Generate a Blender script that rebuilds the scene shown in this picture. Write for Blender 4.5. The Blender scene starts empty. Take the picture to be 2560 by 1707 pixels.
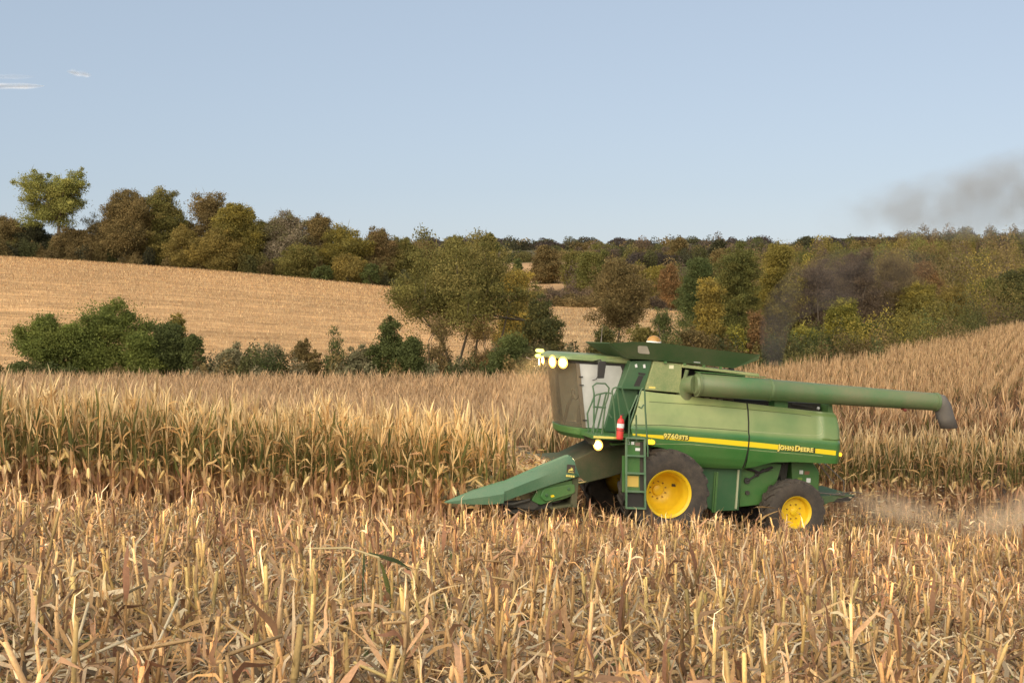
import bpy, math, random
import numpy as np
from mathutils import Vector, Matrix

R = math.radians
scene = bpy.context.scene
COL = scene.collection

# ---------------------------------------------------------------- camera
cam_data = bpy.data.cameras.new("camera")
cam = bpy.data.objects.new("camera", cam_data)
COL.objects.link(cam)
cam_data.sensor_width = 36.0
cam_data.lens = 36.0 * 3300.0 / 2560.0
cam_data.clip_start = 0.1
cam_data.clip_end = 12000.0
cam.location = (0, 0, 0)
cam.rotation_euler = (R(90 - 1.97), 0, 0)
scene.camera = cam

# ---------------------------------------------------------------- sky and sun
SUN_EL, SUN_AZ = R(17.0), R(210.0)      # azimuth from +Y clockwise: behind the camera, to the left
world = bpy.data.worlds.new("World")
scene.world = world
world.use_nodes = True
nt = world.node_tree
nt.nodes.clear()
sky = nt.nodes.new("ShaderNodeTexSky")
sky.sky_type = 'NISHITA'
sky.sun_disc = False
sky.sun_elevation = SUN_EL
sky.sun_rotation = SUN_AZ
sky.altitude = 250
sky.air_density = 1.0
sky.dust_density = 0.5
sky.ozone_density = 2.0
bg = nt.nodes.new("ShaderNodeBackground")
bg.inputs["Strength"].default_value = 0.095
hs = nt.nodes.new("ShaderNodeHueSaturation")
hs.inputs["Saturation"].default_value = 0.62
out = nt.nodes.new("ShaderNodeOutputWorld")
nt.links.new(sky.outputs[0], hs.inputs["Color"])
tn = nt.nodes.new("ShaderNodeMix"); tn.data_type = 'RGBA'; tn.blend_type = 'MULTIPLY'
tn.inputs["Factor"].default_value = 1.0; tn.inputs["B"].default_value = (1.04, 0.96, 0.98, 1)   # evening tint
ev = nt.nodes.new("ShaderNodeMix"); ev.data_type = 'RGBA'       # the even blue-grey of the air after sunset
ev.inputs["Factor"].default_value = 0.66; ev.inputs["B"].default_value = (2.62, 3.42, 4.30, 1)
nt.links.new(hs.outputs[0], tn.inputs["A"]); nt.links.new(tn.outputs["Result"], ev.inputs["A"]); nt.links.new(ev.outputs["Result"], bg.inputs["Color"])
nt.links.new(bg.outputs[0], out.inputs["Surface"])

sun_data = bpy.data.lights.new("sun", 'SUN')
sun_data.energy = 5.0
sun_data.angle = R(110)
sun_data.color = (1.0, 0.88, 0.68)
sun = bpy.data.objects.new("sun", sun_data)
COL.objects.link(sun)
sdir = Vector((math.sin(SUN_AZ) * math.cos(SUN_EL), math.cos(SUN_AZ) * math.cos(SUN_EL), math.sin(SUN_EL)))
sun.rotation_euler = sdir.to_track_quat('Z', 'Y').to_euler()

vs = scene.view_settings
vs.view_transform = 'Standard'
vs.look = 'None'
vs.exposure = 0.65
vs.gamma = 1.0
scene.cycles.volume_step_rate = 1.5
scene.cycles.volume_max_steps = 128
scene.cycles.max_bounces = 6
scene.cycles.transparent_max_bounces = 12
scene.cycles.volume_bounces = 2

# ---------------------------------------------------------------- helpers
def tag(o, label=None, cat=None, group=None, kind=None):
    if label: o["label"] = label
    if cat: o["category"] = cat
    if group: o["group"] = group
    if kind: o["kind"] = kind
    return o

def empty(name, loc=(0, 0, 0), parent=None):
    o = bpy.data.objects.new(name, None)
    COL.objects.link(o)
    o.location = loc
    o.empty_display_size = 0.2
    if parent: o.parent = parent
    return o

def link_mesh(name, me, mat, parent=None):
    if mat: me.materials.append(mat)
    o = bpy.data.objects.new(name, me)
    COL.objects.link(o)
    if parent: o.parent = parent
    return o

class MB:
    """collects shapes, links them as one mesh"""
    def __init__(self):
        self.v = []; self.f = []
    def add(self, vs_, fs):
        b = len(self.v)
        self.v += [tuple(p) for p in vs_]
        self.f += [tuple(b + i for i in q) for q in fs]
        return self
    def box(self, x0, x1, y0, y1, z0, z1):
        v = [(x0,y0,z0),(x1,y0,z0),(x1,y1,z0),(x0,y1,z0),(x0,y0,z1),(x1,y0,z1),(x1,y1,z1),(x0,y1,z1)]
        return self.add(v, [(0,3,2,1),(4,5,6,7),(0,1,5,4),(1,2,6,5),(2,3,7,6),(3,0,4,7)])
    def prism(self, poly, y0, y1, inset=0.0):
        """poly in (x,z) extruded along y"""
        n = len(poly)
        v = [(p[0], y0, p[1]) for p in poly] + [(p[0], y1, p[1]) for p in poly]
        f = [tuple(range(n)), tuple(range(2*n-1, n-1, -1))]
        f += [(i, i+n, (i+1) % n + n, (i+1) % n) for i in range(n)]
        return self.add(v, f)
    def loft(self, loops, cap=True, closed=True):
        n = len(loops[0]); v = [p for l in loops for p in l]; f = []
        for k in range(len(loops) - 1):
            for i in range(n if closed else n - 1):
                j = (i + 1) % n
                f.append((k*n+i, k*n+j, (k+1)*n+j, (k+1)*n+i))
        if cap:
            f.append(tuple(range(n-1, -1, -1)))
            f.append(tuple((len(loops)-1)*n + i for i in range(n)))
        return self.add(v, f)
    def tube(self, path, r, n=8, cap=True):
        path = [Vector(p) for p in path]
        rs = r if isinstance(r, (list, tuple)) else [r] * len(path)
        loops = []; prev = None
        for i, p in enumerate(path):
            a = path[max(i-1, 0)]; b = path[min(i+1, len(path)-1)]
            t = (b - a).normalized()
            if prev is None:
                ref = Vector((0,0,1)) if abs(t.z) < 0.9 else Vector((1,0,0))
                u = t.cross(ref).normalized()
            else:
                u = (prev - t * prev.dot(t)).normalized()
            prev = u
            w = t.cross(u)
            loops.append([p + (u*math.cos(2*math.pi*k/n) + w*math.sin(2*math.pi*k/n)) * rs[i] for k in range(n)])
        return self.loft(loops, cap)
    def lathe(self, prof, cx, cz, n=40):
        """profile (r, y) turned round the y axis through (cx, cz)"""
        loops = []
        for r, y in prof:
            loops.append([(cx + r*math.cos(2*math.pi*k/n), y, cz + r*math.sin(2*math.pi*k/n)) for k in range(n)])
        return self.loft(loops, cap=False)
    def build(self, name, mat, parent=None, smooth=False, bevel=0.0, angle=35):
        me = bpy.data.meshes.new(name)
        me.from_pydata(self.v, [], self.f)
        me.update()
        o = link_mesh(name, me, mat, parent)
        import bmesh
        bm = bmesh.new(); bm.from_mesh(me)
        bmesh.ops.recalc_face_normals(bm, faces=bm.faces)
        bm.to_mesh(me); bm.free()
        if bevel > 0:
            m = o.modifiers.new("bevel", 'BEVEL'); m.width = bevel; m.segments = 2
            m.limit_method = 'ANGLE'; m.angle_limit = R(30)
            smooth = True
        if smooth:
            me.polygons.foreach_set('use_smooth', [True] * len(me.polygons))
            try:
                me.set_sharp_from_angle(angle=R(angle))
            except Exception:
                pass
        return o

class Batch:
    """numpy quads with a colour per vertex"""
    def __init__(self):
        self.v = []; self.f = []; self.c = []; self.n = 0
    def add(self, v, f, c):
        v = np.asarray(v, np.float32).reshape(-1, 3); f = np.asarray(f, np.int64).reshape(-1, 4)
        c = np.asarray(c, np.float32).reshape(-1, 3)
        self.v.append(v); self.f.append(f + self.n); self.c.append(c); self.n += len(v)
    def arrays(self):
        return np.concatenate(self.v), np.concatenate(self.f), np.concatenate(self.c)
    def mesh(self, name, smooth=False):
        v, f, c = self.arrays()
        me = bpy.data.meshes.new(name)
        me.vertices.add(len(v)); me.vertices.foreach_set('co', v.ravel())
        me.loops.add(len(f) * 4); me.loops.foreach_set('vertex_index', f.ravel().astype(np.int32))
        me.polygons.add(len(f)); me.polygons.foreach_set('loop_start', np.arange(0, len(f)*4, 4, dtype=np.int32))
        me.update(calc_edges=True)
        a = me.color_attributes.new('Col', 'FLOAT_COLOR', 'POINT')
        a.data.foreach_set('color', np.concatenate([c, np.ones((len(c), 1), np.float32)], 1).ravel())
        if smooth:
            me.polygons.foreach_set('use_smooth', np.ones(len(f), bool))
        return me
    def build(self, name, mat, parent=None, smooth=False):
        return link_mesh(name, self.mesh(name, smooth), mat, parent)

def ribbons(rng, base, az, el0, el1, length, width, color, K=4, wave=0.0, taper='leaf', tipcol=None, roll=None, base_w=0.35):
    """N curved blades: elevation goes from el0 at the base to el1 at the tip (radians)"""
    N = len(base)
    t = np.linspace(0, 1, K + 1)
    el = el0[:, None] + (el1 - el0)[:, None] * (t[None, :] ** 1.2)
    if wave: el = el + rng.normal(0, wave, el.shape)
    azz = az[:, None] + np.cumsum(rng.normal(0, 0.12 + wave * 0.3, el.shape), 1)
    step = (length / K)[:, None]
    dx = np.cos(el) * np.cos(azz) * step; dy = np.cos(el) * np.sin(azz) * step; dz = np.sin(el) * step
    d = np.stack([dx, dy, dz], -1)
    c = np.zeros((N, K + 1, 3)); c[:, 1:] = np.cumsum(d[:, :-1], 1); c += base[:, None, :]
    side = np.stack([-np.sin(azz), np.cos(azz), np.zeros_like(azz)], -1)
    if roll is None: roll = rng.normal(0, 0.5, N)
    upv = np.cross(d / step[..., None], side)
    rr = roll[:, None] + np.cumsum(rng.normal(0, 0.25, el.shape), 1)
    side = side * np.cos(rr)[..., None] + upv * np.sin(rr)[..., None]
    if taper == 'leaf': w = np.minimum(1, base_w + 2.2 * t) * np.clip((1 - t) * 2.4, 0.04, 1)
    else: w = np.ones_like(t) * np.linspace(1, 0.7, K + 1)
    hw = 0.5 * width[:, None, None] * w[None, :, None]
    v = np.stack([c - side * hw, c + side * hw], 2)       # N,K+1,2,3
    idx = np.arange(N)[:, None] * (K + 1) * 2 + np.arange(K)[None, :] * 2
    f = np.stack([idx, idx + 1, idx + 3, idx + 2], -1)
    col = np.repeat(color[:, None, :], K + 1, 1)
    if tipcol is not None:
        col = col * (1 - t[None, :, None]) + tipcol[:, None, :] * t[None, :, None]
    col = np.repeat(col[:, :, None, :], 2, 2)
    return v, f, col

def sticks(base, top, r0, r1, color, n=4, topcol=None, rings=1, bend=None):
    """N straight tapered prisms"""
    N = len(base)
    d = top - base; L = np.linalg.norm(d, axis=1, keepdims=True) + 1e-9; d = d / L
    ref = np.where(np.abs(d[:, 2:3]) > 0.9, np.array([[1., 0, 0]]), np.array([[0, 0, 1.]]))
    u = np.cross(d, ref); u /= np.linalg.norm(u, axis=1, keepdims=True) + 1e-9
    w = np.cross(d, u)
    ang = 2 * np.pi * np.arange(n) / n
    ring = u[:, None, :] * np.cos(ang)[None, :, None] + w[:, None, :] * np.sin(ang)[None, :, None]
    lv = []
    for k in range(rings + 1):
        t = k / rings
        p = base * (1 - t) + top * t
        if bend is not None: p = p + bend * math.sin(math.pi * t)
        r = (r0 * (1 - t) + r1 * t)
        lv.append(p[:, None, :] + ring * np.reshape(r, (-1, 1, 1)))
    v = np.stack(lv, 1)                                  # N,rings+1,n,3
    b = np.arange(N)[:, None, None] * (rings + 1) * n + np.arange(rings)[None, :, None] * n
    k = np.arange(n)[None, None, :]; k2 = (np.arange(n) + 1)[None, None, :] % n
    f = np.stack([b + k, b + k2, b + n + k2, b + n + k], -1).reshape(-1, 4)
    if n == 4:                                            # close the tops
        tb = np.arange(N) * (rings + 1) * n + rings * n
        f = np.concatenate([f, np.stack([tb, tb + 1, tb + 2, tb + 3], -1)])
    tc = color if topcol is None else topcol
    tt = np.linspace(0, 1, rings + 1)[None, :, None]
    col = color[:, None, :] * (1 - tt) + tc[:, None, :] * tt
    col = np.repeat(col[:, :, None, :], n, 2)
    return v, f, col

# ---------------------------------------------------------------- materials
def newmat(name):
    m = bpy.data.materials.new(name); m.use_nodes = True
    n = m.node_tree.nodes; b = n["Principled BSDF"]
    return m, n, m.node_tree.links, b

def plant_mat(name, trans=0.25, rough=0.75, vary=0.12, scale=60.0):
    m, n, l, b = newmat(name)
    at = n.new("ShaderNodeAttribute"); at.attribute_name = 'Col'
    tc = n.new("ShaderNodeTexCoord"); no = n.new("ShaderNodeTexNoise")
    no.inputs["Scale"].default_value = scale; no.inputs["Detail"].default_value = 2
    l.new(tc.outputs["Object"], no.inputs["Vector"])
    oi = n.new("ShaderNodeObjectInfo")
    hv = n.new("ShaderNodeHueSaturation")
    mr = n.new("ShaderNodeMapRange")
    mr.inputs["From Min"].default_value = 0.3; mr.inputs["From Max"].default_value = 0.7
    mr.inputs["To Min"].default_value = 1 - vary; mr.inputs["To Max"].default_value = 1 + vary
    l.new(no.outputs["Fac"], mr.inputs["Value"]); l.new(mr.outputs[0], hv.inputs["Value"])
    ml = n.new("ShaderNodeMix"); ml.data_type = 'RGBA'; ml.blend_type = 'MULTIPLY'; ml.inputs["Factor"].default_value = 1.0
    l.new(at.outputs["Color"], ml.inputs["A"]); l.new(oi.outputs["Color"], ml.inputs["B"])
    l.new(ml.outputs["Result"], hv.inputs["Color"])
    l.new(hv.outputs[0], b.inputs["Base Color"])
    b.inputs["Roughness"].default_value = rough
    b.inputs["Specular IOR Level"].default_value = 0.25
    if trans > 0:
        tr = n.new("ShaderNodeBsdfTranslucent"); mx = n.new("ShaderNodeMixShader")
        l.new(hv.outputs[0], tr.inputs["Color"]); mx.inputs[0].default_value = trans
        l.new(b.outputs[0], mx.inputs[1]); l.new(tr.outputs[0], mx.inputs[2])
        l.new(mx.outputs[0], n["Material Output"].inputs["Surface"])
    return m

def paint(name, base, dust=0.35, rough=0.35, dustcol=(0.27, 0.21, 0.12), scale=1.6, metal=0.0, coat=0.0, scratches=True):
    m, n, l, b = newmat(name)
    tc = n.new("ShaderNodeTexCoord")
    n1 = n.new("ShaderNodeTexNoise"); n1.inputs["Scale"].default_value = scale; n1.inputs["Detail"].default_value = 8
    n1.inputs["Roughness"].default_value = 0.65
    l.new(tc.outputs["Object"], n1.inputs["Vector"])
    n2 = n.new("ShaderNodeTexNoise"); n2.inputs["Scale"].default_value = 38; n2.inputs["Detail"].default_value = 4
    l.new(tc.outputs["Object"], n2.inputs["Vector"])
    mr = n.new("ShaderNodeMapRange"); mr.inputs["From Min"].default_value = 0.35; mr.inputs["From Max"].default_value = 0.70
    mr.inputs["To Min"].default_value = dust * 0.45; mr.inputs["To Max"].default_value = min(1, dust * 1.5)
    l.new(n1.outputs["Fac"], mr.inputs["Value"])
    mr2 = n.new("ShaderNodeMapRange"); mr2.inputs["From Min"].default_value = 0.35; mr2.inputs["From Max"].default_value = 0.65
    mr2.inputs["To Min"].default_value = 0.8; mr2.inputs["To Max"].default_value = 1.15
    l.new(n2.outputs["Fac"], mr2.inputs["Value"])
    mu = n.new("ShaderNodeMath"); mu.operation = 'MULTIPLY'; mu.use_clamp = True
    l.new(mr.outputs[0], mu.inputs[0]); l.new(mr2.outputs[0], mu.inputs[1])
    mx = n.new("ShaderNodeMix"); mx.data_type = 'RGBA'
    mx.inputs["A"].default_value = (*base, 1); mx.inputs["B"].default_value = (*dustcol, 1)
    l.new(mu.outputs[0], mx.inputs["Factor"])
    l.new(mx.outputs["Result"], b.inputs["Base Color"])
    ma = n.new("ShaderNodeMapRange"); ma.inputs["To Min"].default_value = rough; ma.inputs["To Max"].default_value = 0.85
    l.new(mu.outputs[0], ma.inputs["Value"]); l.new(ma.outputs[0], b.inputs["Roughness"])
    b.inputs["Metallic"].default_value = metal
    b.inputs["Coat Weight"].default_value = coat
    b.inputs["Coat Roughness"].default_value = 0.3
    bp = n.new("ShaderNodeBump"); bp.inputs["Strength"].default_value = 0.15; bp.inputs["Distance"].default_value = 0.01
    n3 = n.new("ShaderNodeTexNoise"); n3.inputs["Scale"].default_value = 4.0; n3.inputs["Detail"].default_value = 3
    l.new(tc.outputs["Object"], n3.inputs["Vector"])
    l.new(n3.outputs["Fac"], bp.inputs["Height"]); l.new(bp.outputs[0], b.inputs["Normal"])
    return m

def glow(name, col, strength):
    m, n, l, b = newmat(name)
    b.inputs["Base Color"].default_value = (*col, 1)
    b.inputs["Emission Color"].default_value = (*col, 1)
    b.inputs["Emission Strength"].default_value = strength
    return m

# ---------------------------------------------------------------- terrain
U_COLS = np.array([-2600., -600, 0, 700, 1280, 1900, 2560, 3200, 5200])
Y_ROWS = np.array([33., 45, 60, 90, 110, 150, 200, 330, 420, 500, 700, 900, 1500, 2500, 4500])
Z_TAB = np.array([
    # -2600  -600    0    700   1280  1900   2560  3200  5200
    [-4.5,  -4.9, -5.0, -5.4, -5.75, -5.85, -5.9, -5.8, -5.5],   # 33
    [-5.0,  -5.4, -5.5, -5.9, -6.1, -6.2, -6.2, -5.9, -5.4],     # 45
    [-5.5,  -5.9, -6.1, -6.5, -6.7, -6.7, -6.3, -5.7, -5.0],     # 60
    [-6.5,  -7.0, -7.3, -7.4, -7.3, -6.9, -6.0, -5.0, -4.0],     # 90
    [-7.0,  -7.6, -8.0, -8.1, -8.0, -7.3, -5.6, -4.3, -3.0],     # 110
    [-3.0,  -4.5, -5.5, -6.3, -7.0, -7.6, -4.9, -3.0, -1.0],     # 150
    [ 2.0,   1.0,  0.2, -2.6, -4.6, -7.0, -5.6, -3.5,  0.0],     # 200
    [13.0,  12.0, 11.0,  5.8, -0.6,  0.5,  3.0,  4.0,  6.0],     # 330
    [11.0,  10.5, 10.0,  5.2, -1.2,  4.5, 10.0, 11.0, 12.0],     # 420
    [12.0,  11.0, 10.5,  7.0,  4.5,  9.5, 17.0, 18.0, 18.0],     # 500
    [18.0,  16.0, 15.0, 14.0, 18.0, 21.0, 28.0, 28.0, 26.0],     # 700
    [26.0,  25.0, 24.0, 24.0, 23.0, 28.0, 31.0, 32.0, 32.0],     # 900
    [55.0,  55.0, 54.0, 53.0, 53.0, 53.0, 54.0, 55.0, 55.0],     # 1500
    [98.0,  98.0, 97.0, 97.0, 98.0, 98.0, 98.0, 98.0, 98.0],     # 2500
    [140., 140.0, 140., 140., 140., 140., 140., 140., 140.],     # 4500
])
_ug = np.linspace(-2600, 5200, 391); _lg = np.linspace(math.log(30), math.log(4500), 321)
_tmp = np.array([np.interp(_ug, U_COLS, row) for row in Z_TAB])
_G = np.array([np.interp(_lg, np.log(Y_ROWS), _tmp[:, i]) for i in range(len(_ug))]).T
for _ in range(6):
    p = np.pad(_G, ((3, 3), (6, 6)), 'edge')
    _G = sum(p[k:k + _G.shape[0], 6:6 + _G.shape[1]] for k in range(7)) / 7
    p = np.pad(_G, ((3, 3), (6, 6)), 'edge')
    _G = sum(p[3:3 + _G.shape[0], k:k + _G.shape[1]] for k in range(13)) / 13

def gz(x, y):
    x = np.asarray(x, float); y = np.asarray(y, float)
    xs = np.clip(x, -40, 40)
    near = -1.5 - 0.06 * xs - 0.125 * np.minimum(y, 29) - 0.045 * np.maximum(y - 29, 0)
    W = np.maximum(y, 12.0)
    u = np.clip(1280 + 3300 * x / W, -2600, 5200)
    fu = (u + 2600) / 20.0; fl = (np.log(np.clip(y, 30.01, 4499)) - _lg[0]) / (_lg[1] - _lg[0])
    i = np.clip(fu.astype(int), 0, len(_ug) - 2); j = np.clip(fl.astype(int), 0, len(_lg) - 2)
    a = fu - i; b = fl - j
    far = (_G[j, i] * (1-a) * (1-b) + _G[j, i+1] * a * (1-b) + _G[j+1, i] * (1-a) * b + _G[j+1, i+1] * a * b)
    w = np.clip((y - 30) / 16.0, 0, 1); w = w * w * (3 - 2 * w)
    return near * (1 - w) + far * w

# ================================================================ ground
rs = np.random.default_rng(11)
PSI = R(14)
MO = np.array([2.865, 29.93])                         # combine origin in plan
def to_row(x, y):                                     # s along the rows (towards the header), q across them (towards the camera)
    dx = x - MO[0]; dy = y - MO[1]
    return -dx * math.cos(PSI) - dy * math.sin(PSI), dx * math.sin(PSI) - dy * math.cos(PSI)
def from_row(s, q):
    return MO[0] - s * math.cos(PSI) + q * math.sin(PSI), MO[1] - s * math.sin(PSI) - q * math.cos(PSI)
def uof(x, y): return 1280 + 3300 * x / np.maximum(y, 1)

def corn_far_edge(x, y):                              # where the standing corn ends, seen along a bearing
    return np.interp(uof(x, y), [-600, 0, 1280, 1700, 1900, 2100, 2300, 2450, 2560, 3400], [84, 86, 88, 90, 94, 104, 122, 140, 156, 160])

def ground_sheet():
    us = np.concatenate([np.linspace(-9000, -900, 28), np.linspace(-850, 3400, 240), np.linspace(3500, 11500, 28)])
    ys = np.concatenate([np.linspace(-20, 4, 9), np.geomspace(5, 4400, 230)])
    UU, YY = np.meshgrid(us, ys)
    XX = (UU - 1280) / 3300 * np.maximum(YY, 12)
    ZZ = gz(XX, YY)
    ny, nx = XX.shape
    v = np.stack([XX, YY, ZZ], -1).reshape(-1, 3)
    i = (np.arange(ny - 1)[:, None] * nx + np.arange(nx - 1)[None, :]).ravel()
    f = np.stack([i, i + 1, i + nx + 1, i + nx], -1)
    # land use decides the soil / residue / grass colour
    u = uof(XX, YY)
    c = np.zeros(XX.shape + (3,)); c[:] = (0.115, 0.095, 0.045)       # grassy rough ground
    soil = np.array([0.085, 0.052, 0.031]); stub = np.array([0.55, 0.33, 0.155]); stub2 = np.array([0.46, 0.30, 0.15])
    fe = corn_far_edge(XX, YY)
    c[YY < fe] = soil * 0.8
    s, q = to_row(XX, YY)
    c[((q > 3.04) | ((np.abs(q) < 3.1) & (s < 4))) & (YY < 60)] = soil
    hill = (YY > 104) & (YY < 324) & (u < 1500)
    c[hill] = stub
    mid = (YY > 128) & (YY < 262) & (u >= 1280) & (u < 1960)
    c[mid] = stub2
    upf = (YY > 430) & (YY < 690) & (u > 1130) & (u < 1440)
    c[upf] = stub2 * np.array([1, .93, .95])
    h2 = (YY > 430) & (YY < 690) & (u > 850) & (u <= 1130)
    c[h2] = stub2 * 0.9
    farf = (YY > 780) & (YY < 1000) & (u > 1480) & (u < 1700)
    c[farf] = (0.17, 0.13, 0.08)
    for (a, b, y0, y1, col) in ((1000, 1230, 1450, 2100, (0.30, 0.21, 0.12)), (1330, 1440, 1500, 1900, (0.27, 0.19, 0.11)),
                                (-600, 900, 1500, 2100, (0.2, 0.16, 0.09)), (2280, 2420, 430, 520, (0.3, 0.22, 0.13))):
        c[(YY > y0) & (YY < y1) & (u > a) & (u < b)] = col
    b = Batch(); b.add(v, f, c.reshape(-1, 3))
    m, n, l, bs = newmat("ground_soil_and_residue")
    at = n.new("ShaderNodeAttribute"); at.attribute_name = 'Col'
    tc = n.new("ShaderNodeTexCoord")
    mp = n.new("ShaderNodeMapping"); mp.inputs["Scale"].default_value = (0.22, 0.8, 0.8); mp.inputs["Rotation"].default_value = (0, 0, R(-9))
    l.new(tc.outputs["Object"], mp.inputs["Vector"])
    n1 = n.new("ShaderNodeTexNoise"); n1.inputs["Scale"].default_value = 0.9; n1.inputs["Detail"].default_value = 9; n1.inputs["Roughness"].default_value = 0.75
    l.new(mp.outputs[0], n1.inputs["Vector"])
    n2 = n.new("ShaderNodeTexNoise"); n2.inputs["Scale"].default_value = 0.02; n2.inputs["Detail"].default_value = 5
    l.new(tc.outputs["Object"], n2.inputs["Vector"])
    r1 = n.new("ShaderNodeMapRange"); r1.inputs["From Min"].default_value = 0.32; r1.inputs["From Max"].default_value = 0.68
    r1.inputs["To Min"].default_value = 0.52; r1.inputs["To Max"].default_value = 1.42
    r2 = n.new("ShaderNodeMapRange"); r2.inputs["From Min"].default_value = 0.3; r2.inputs["From Max"].default_value = 0.7
    r2.inputs["To Min"].default_value = 0.84; r2.inputs["To Max"].default_value = 1.14
    l.new(n1.outputs["Fac"], r1.inputs["Value"]); l.new(n2.outputs["Fac"], r2.inputs["Value"])
    mu0 = n.new("ShaderNodeMath"); mu0.operation = 'MULTIPLY'; l.new(r1.outputs[0], mu0.inputs[0]); l.new(r2.outputs[0], mu0.inputs[1])
    mp3 = n.new("ShaderNodeMapping"); mp3.inputs["Scale"].default_value = (0.10, 1.0, 1.0); mp3.inputs["Rotation"].default_value = (0, 0, R(6))
    l.new(tc.outputs["Object"], mp3.inputs["Vector"])
    n3 = n.new("ShaderNodeTexNoise"); n3.inputs["Scale"].default_value = 0.22; n3.inputs["Detail"].default_value = 5; n3.inputs["Roughness"].default_value = .7; n3.inputs["Distortion"].default_value = .6
    l.new(mp3.outputs[0], n3.inputs["Vector"])
    r3 = n.new("ShaderNodeMapRange"); r3.inputs["From Min"].default_value = 0.35; r3.inputs["From Max"].default_value = 0.65
    r3.inputs["To Min"].default_value = 0.72; r3.inputs["To Max"].default_value = 1.18; l.new(n3.outputs["Fac"], r3.inputs["Value"])
    mu = n.new("ShaderNodeMath"); mu.operation = 'MULTIPLY'; l.new(mu0.outputs[0], mu.inputs[0]); l.new(r3.outputs[0], mu.inputs[1])
    hv = n.new("ShaderNodeHueSaturation"); l.new(at.outputs["Color"], hv.inputs["Color"]); l.new(mu.outputs[0], hv.inputs["Value"])
    l.new(hv.outputs[0], bs.inputs["Base Color"]); bs.inputs["Roughness"].default_value = 0.95; bs.inputs["Specular IOR Level"].default_value = 0.1
    bp = n.new("ShaderNodeBump"); bp.inputs["Strength"].default_value = 0.7; bp.inputs["Distance"].default_value = 0.15
    l.new(n1.outputs["Fac"], bp.inputs["Height"]); l.new(bp.outputs[0], bs.inputs["Normal"])
    tag(b.build("ground", m, smooth=True), kind='structure')
ground_sheet()

# ================================================================ maize: palettes
STRAW = np.array([[0.55, 0.37, 0.18], [0.48, 0.30, 0.13], [0.60, 0.43, 0.22], [0.42, 0.25, 0.11]])
HUSK = np.array([[0.46, 0.29, 0.17], [0.40, 0.24, 0.14], [0.52, 0.35, 0.20], [0.36, 0.20, 0.12]])
PALE = np.array([[0.68, 0.54, 0.33], [0.62, 0.50, 0.33], [0.72, 0.60, 0.40]])
GREY = np.array([[0.27, 0.195, 0.12], [0.21, 0.15, 0.09], [0.34, 0.26, 0.165]])
GREEN = np.array([[0.13, 0.14, 0.045], [0.17, 0.16, 0.06], [0.10, 0.115, 0.045], [0.22, 0.18, 0.08]])
GOLD = np.array([[0.55, 0.37, 0.14], [0.49, 0.31, 0.11], [0.60, 0.45, 0.19], [0.40, 0.33, 0.12]])
def pick(rng, pal, n, j=0.12):
    return pal[rng.integers(0, len(pal), n)] * np.exp(rng.normal(0, j, (n, 1)))

M_DRY = plant_mat("dry_maize_leaf", 0.22)
M_STALK = plant_mat("maize_stalk", 0.0, 0.6)

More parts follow.
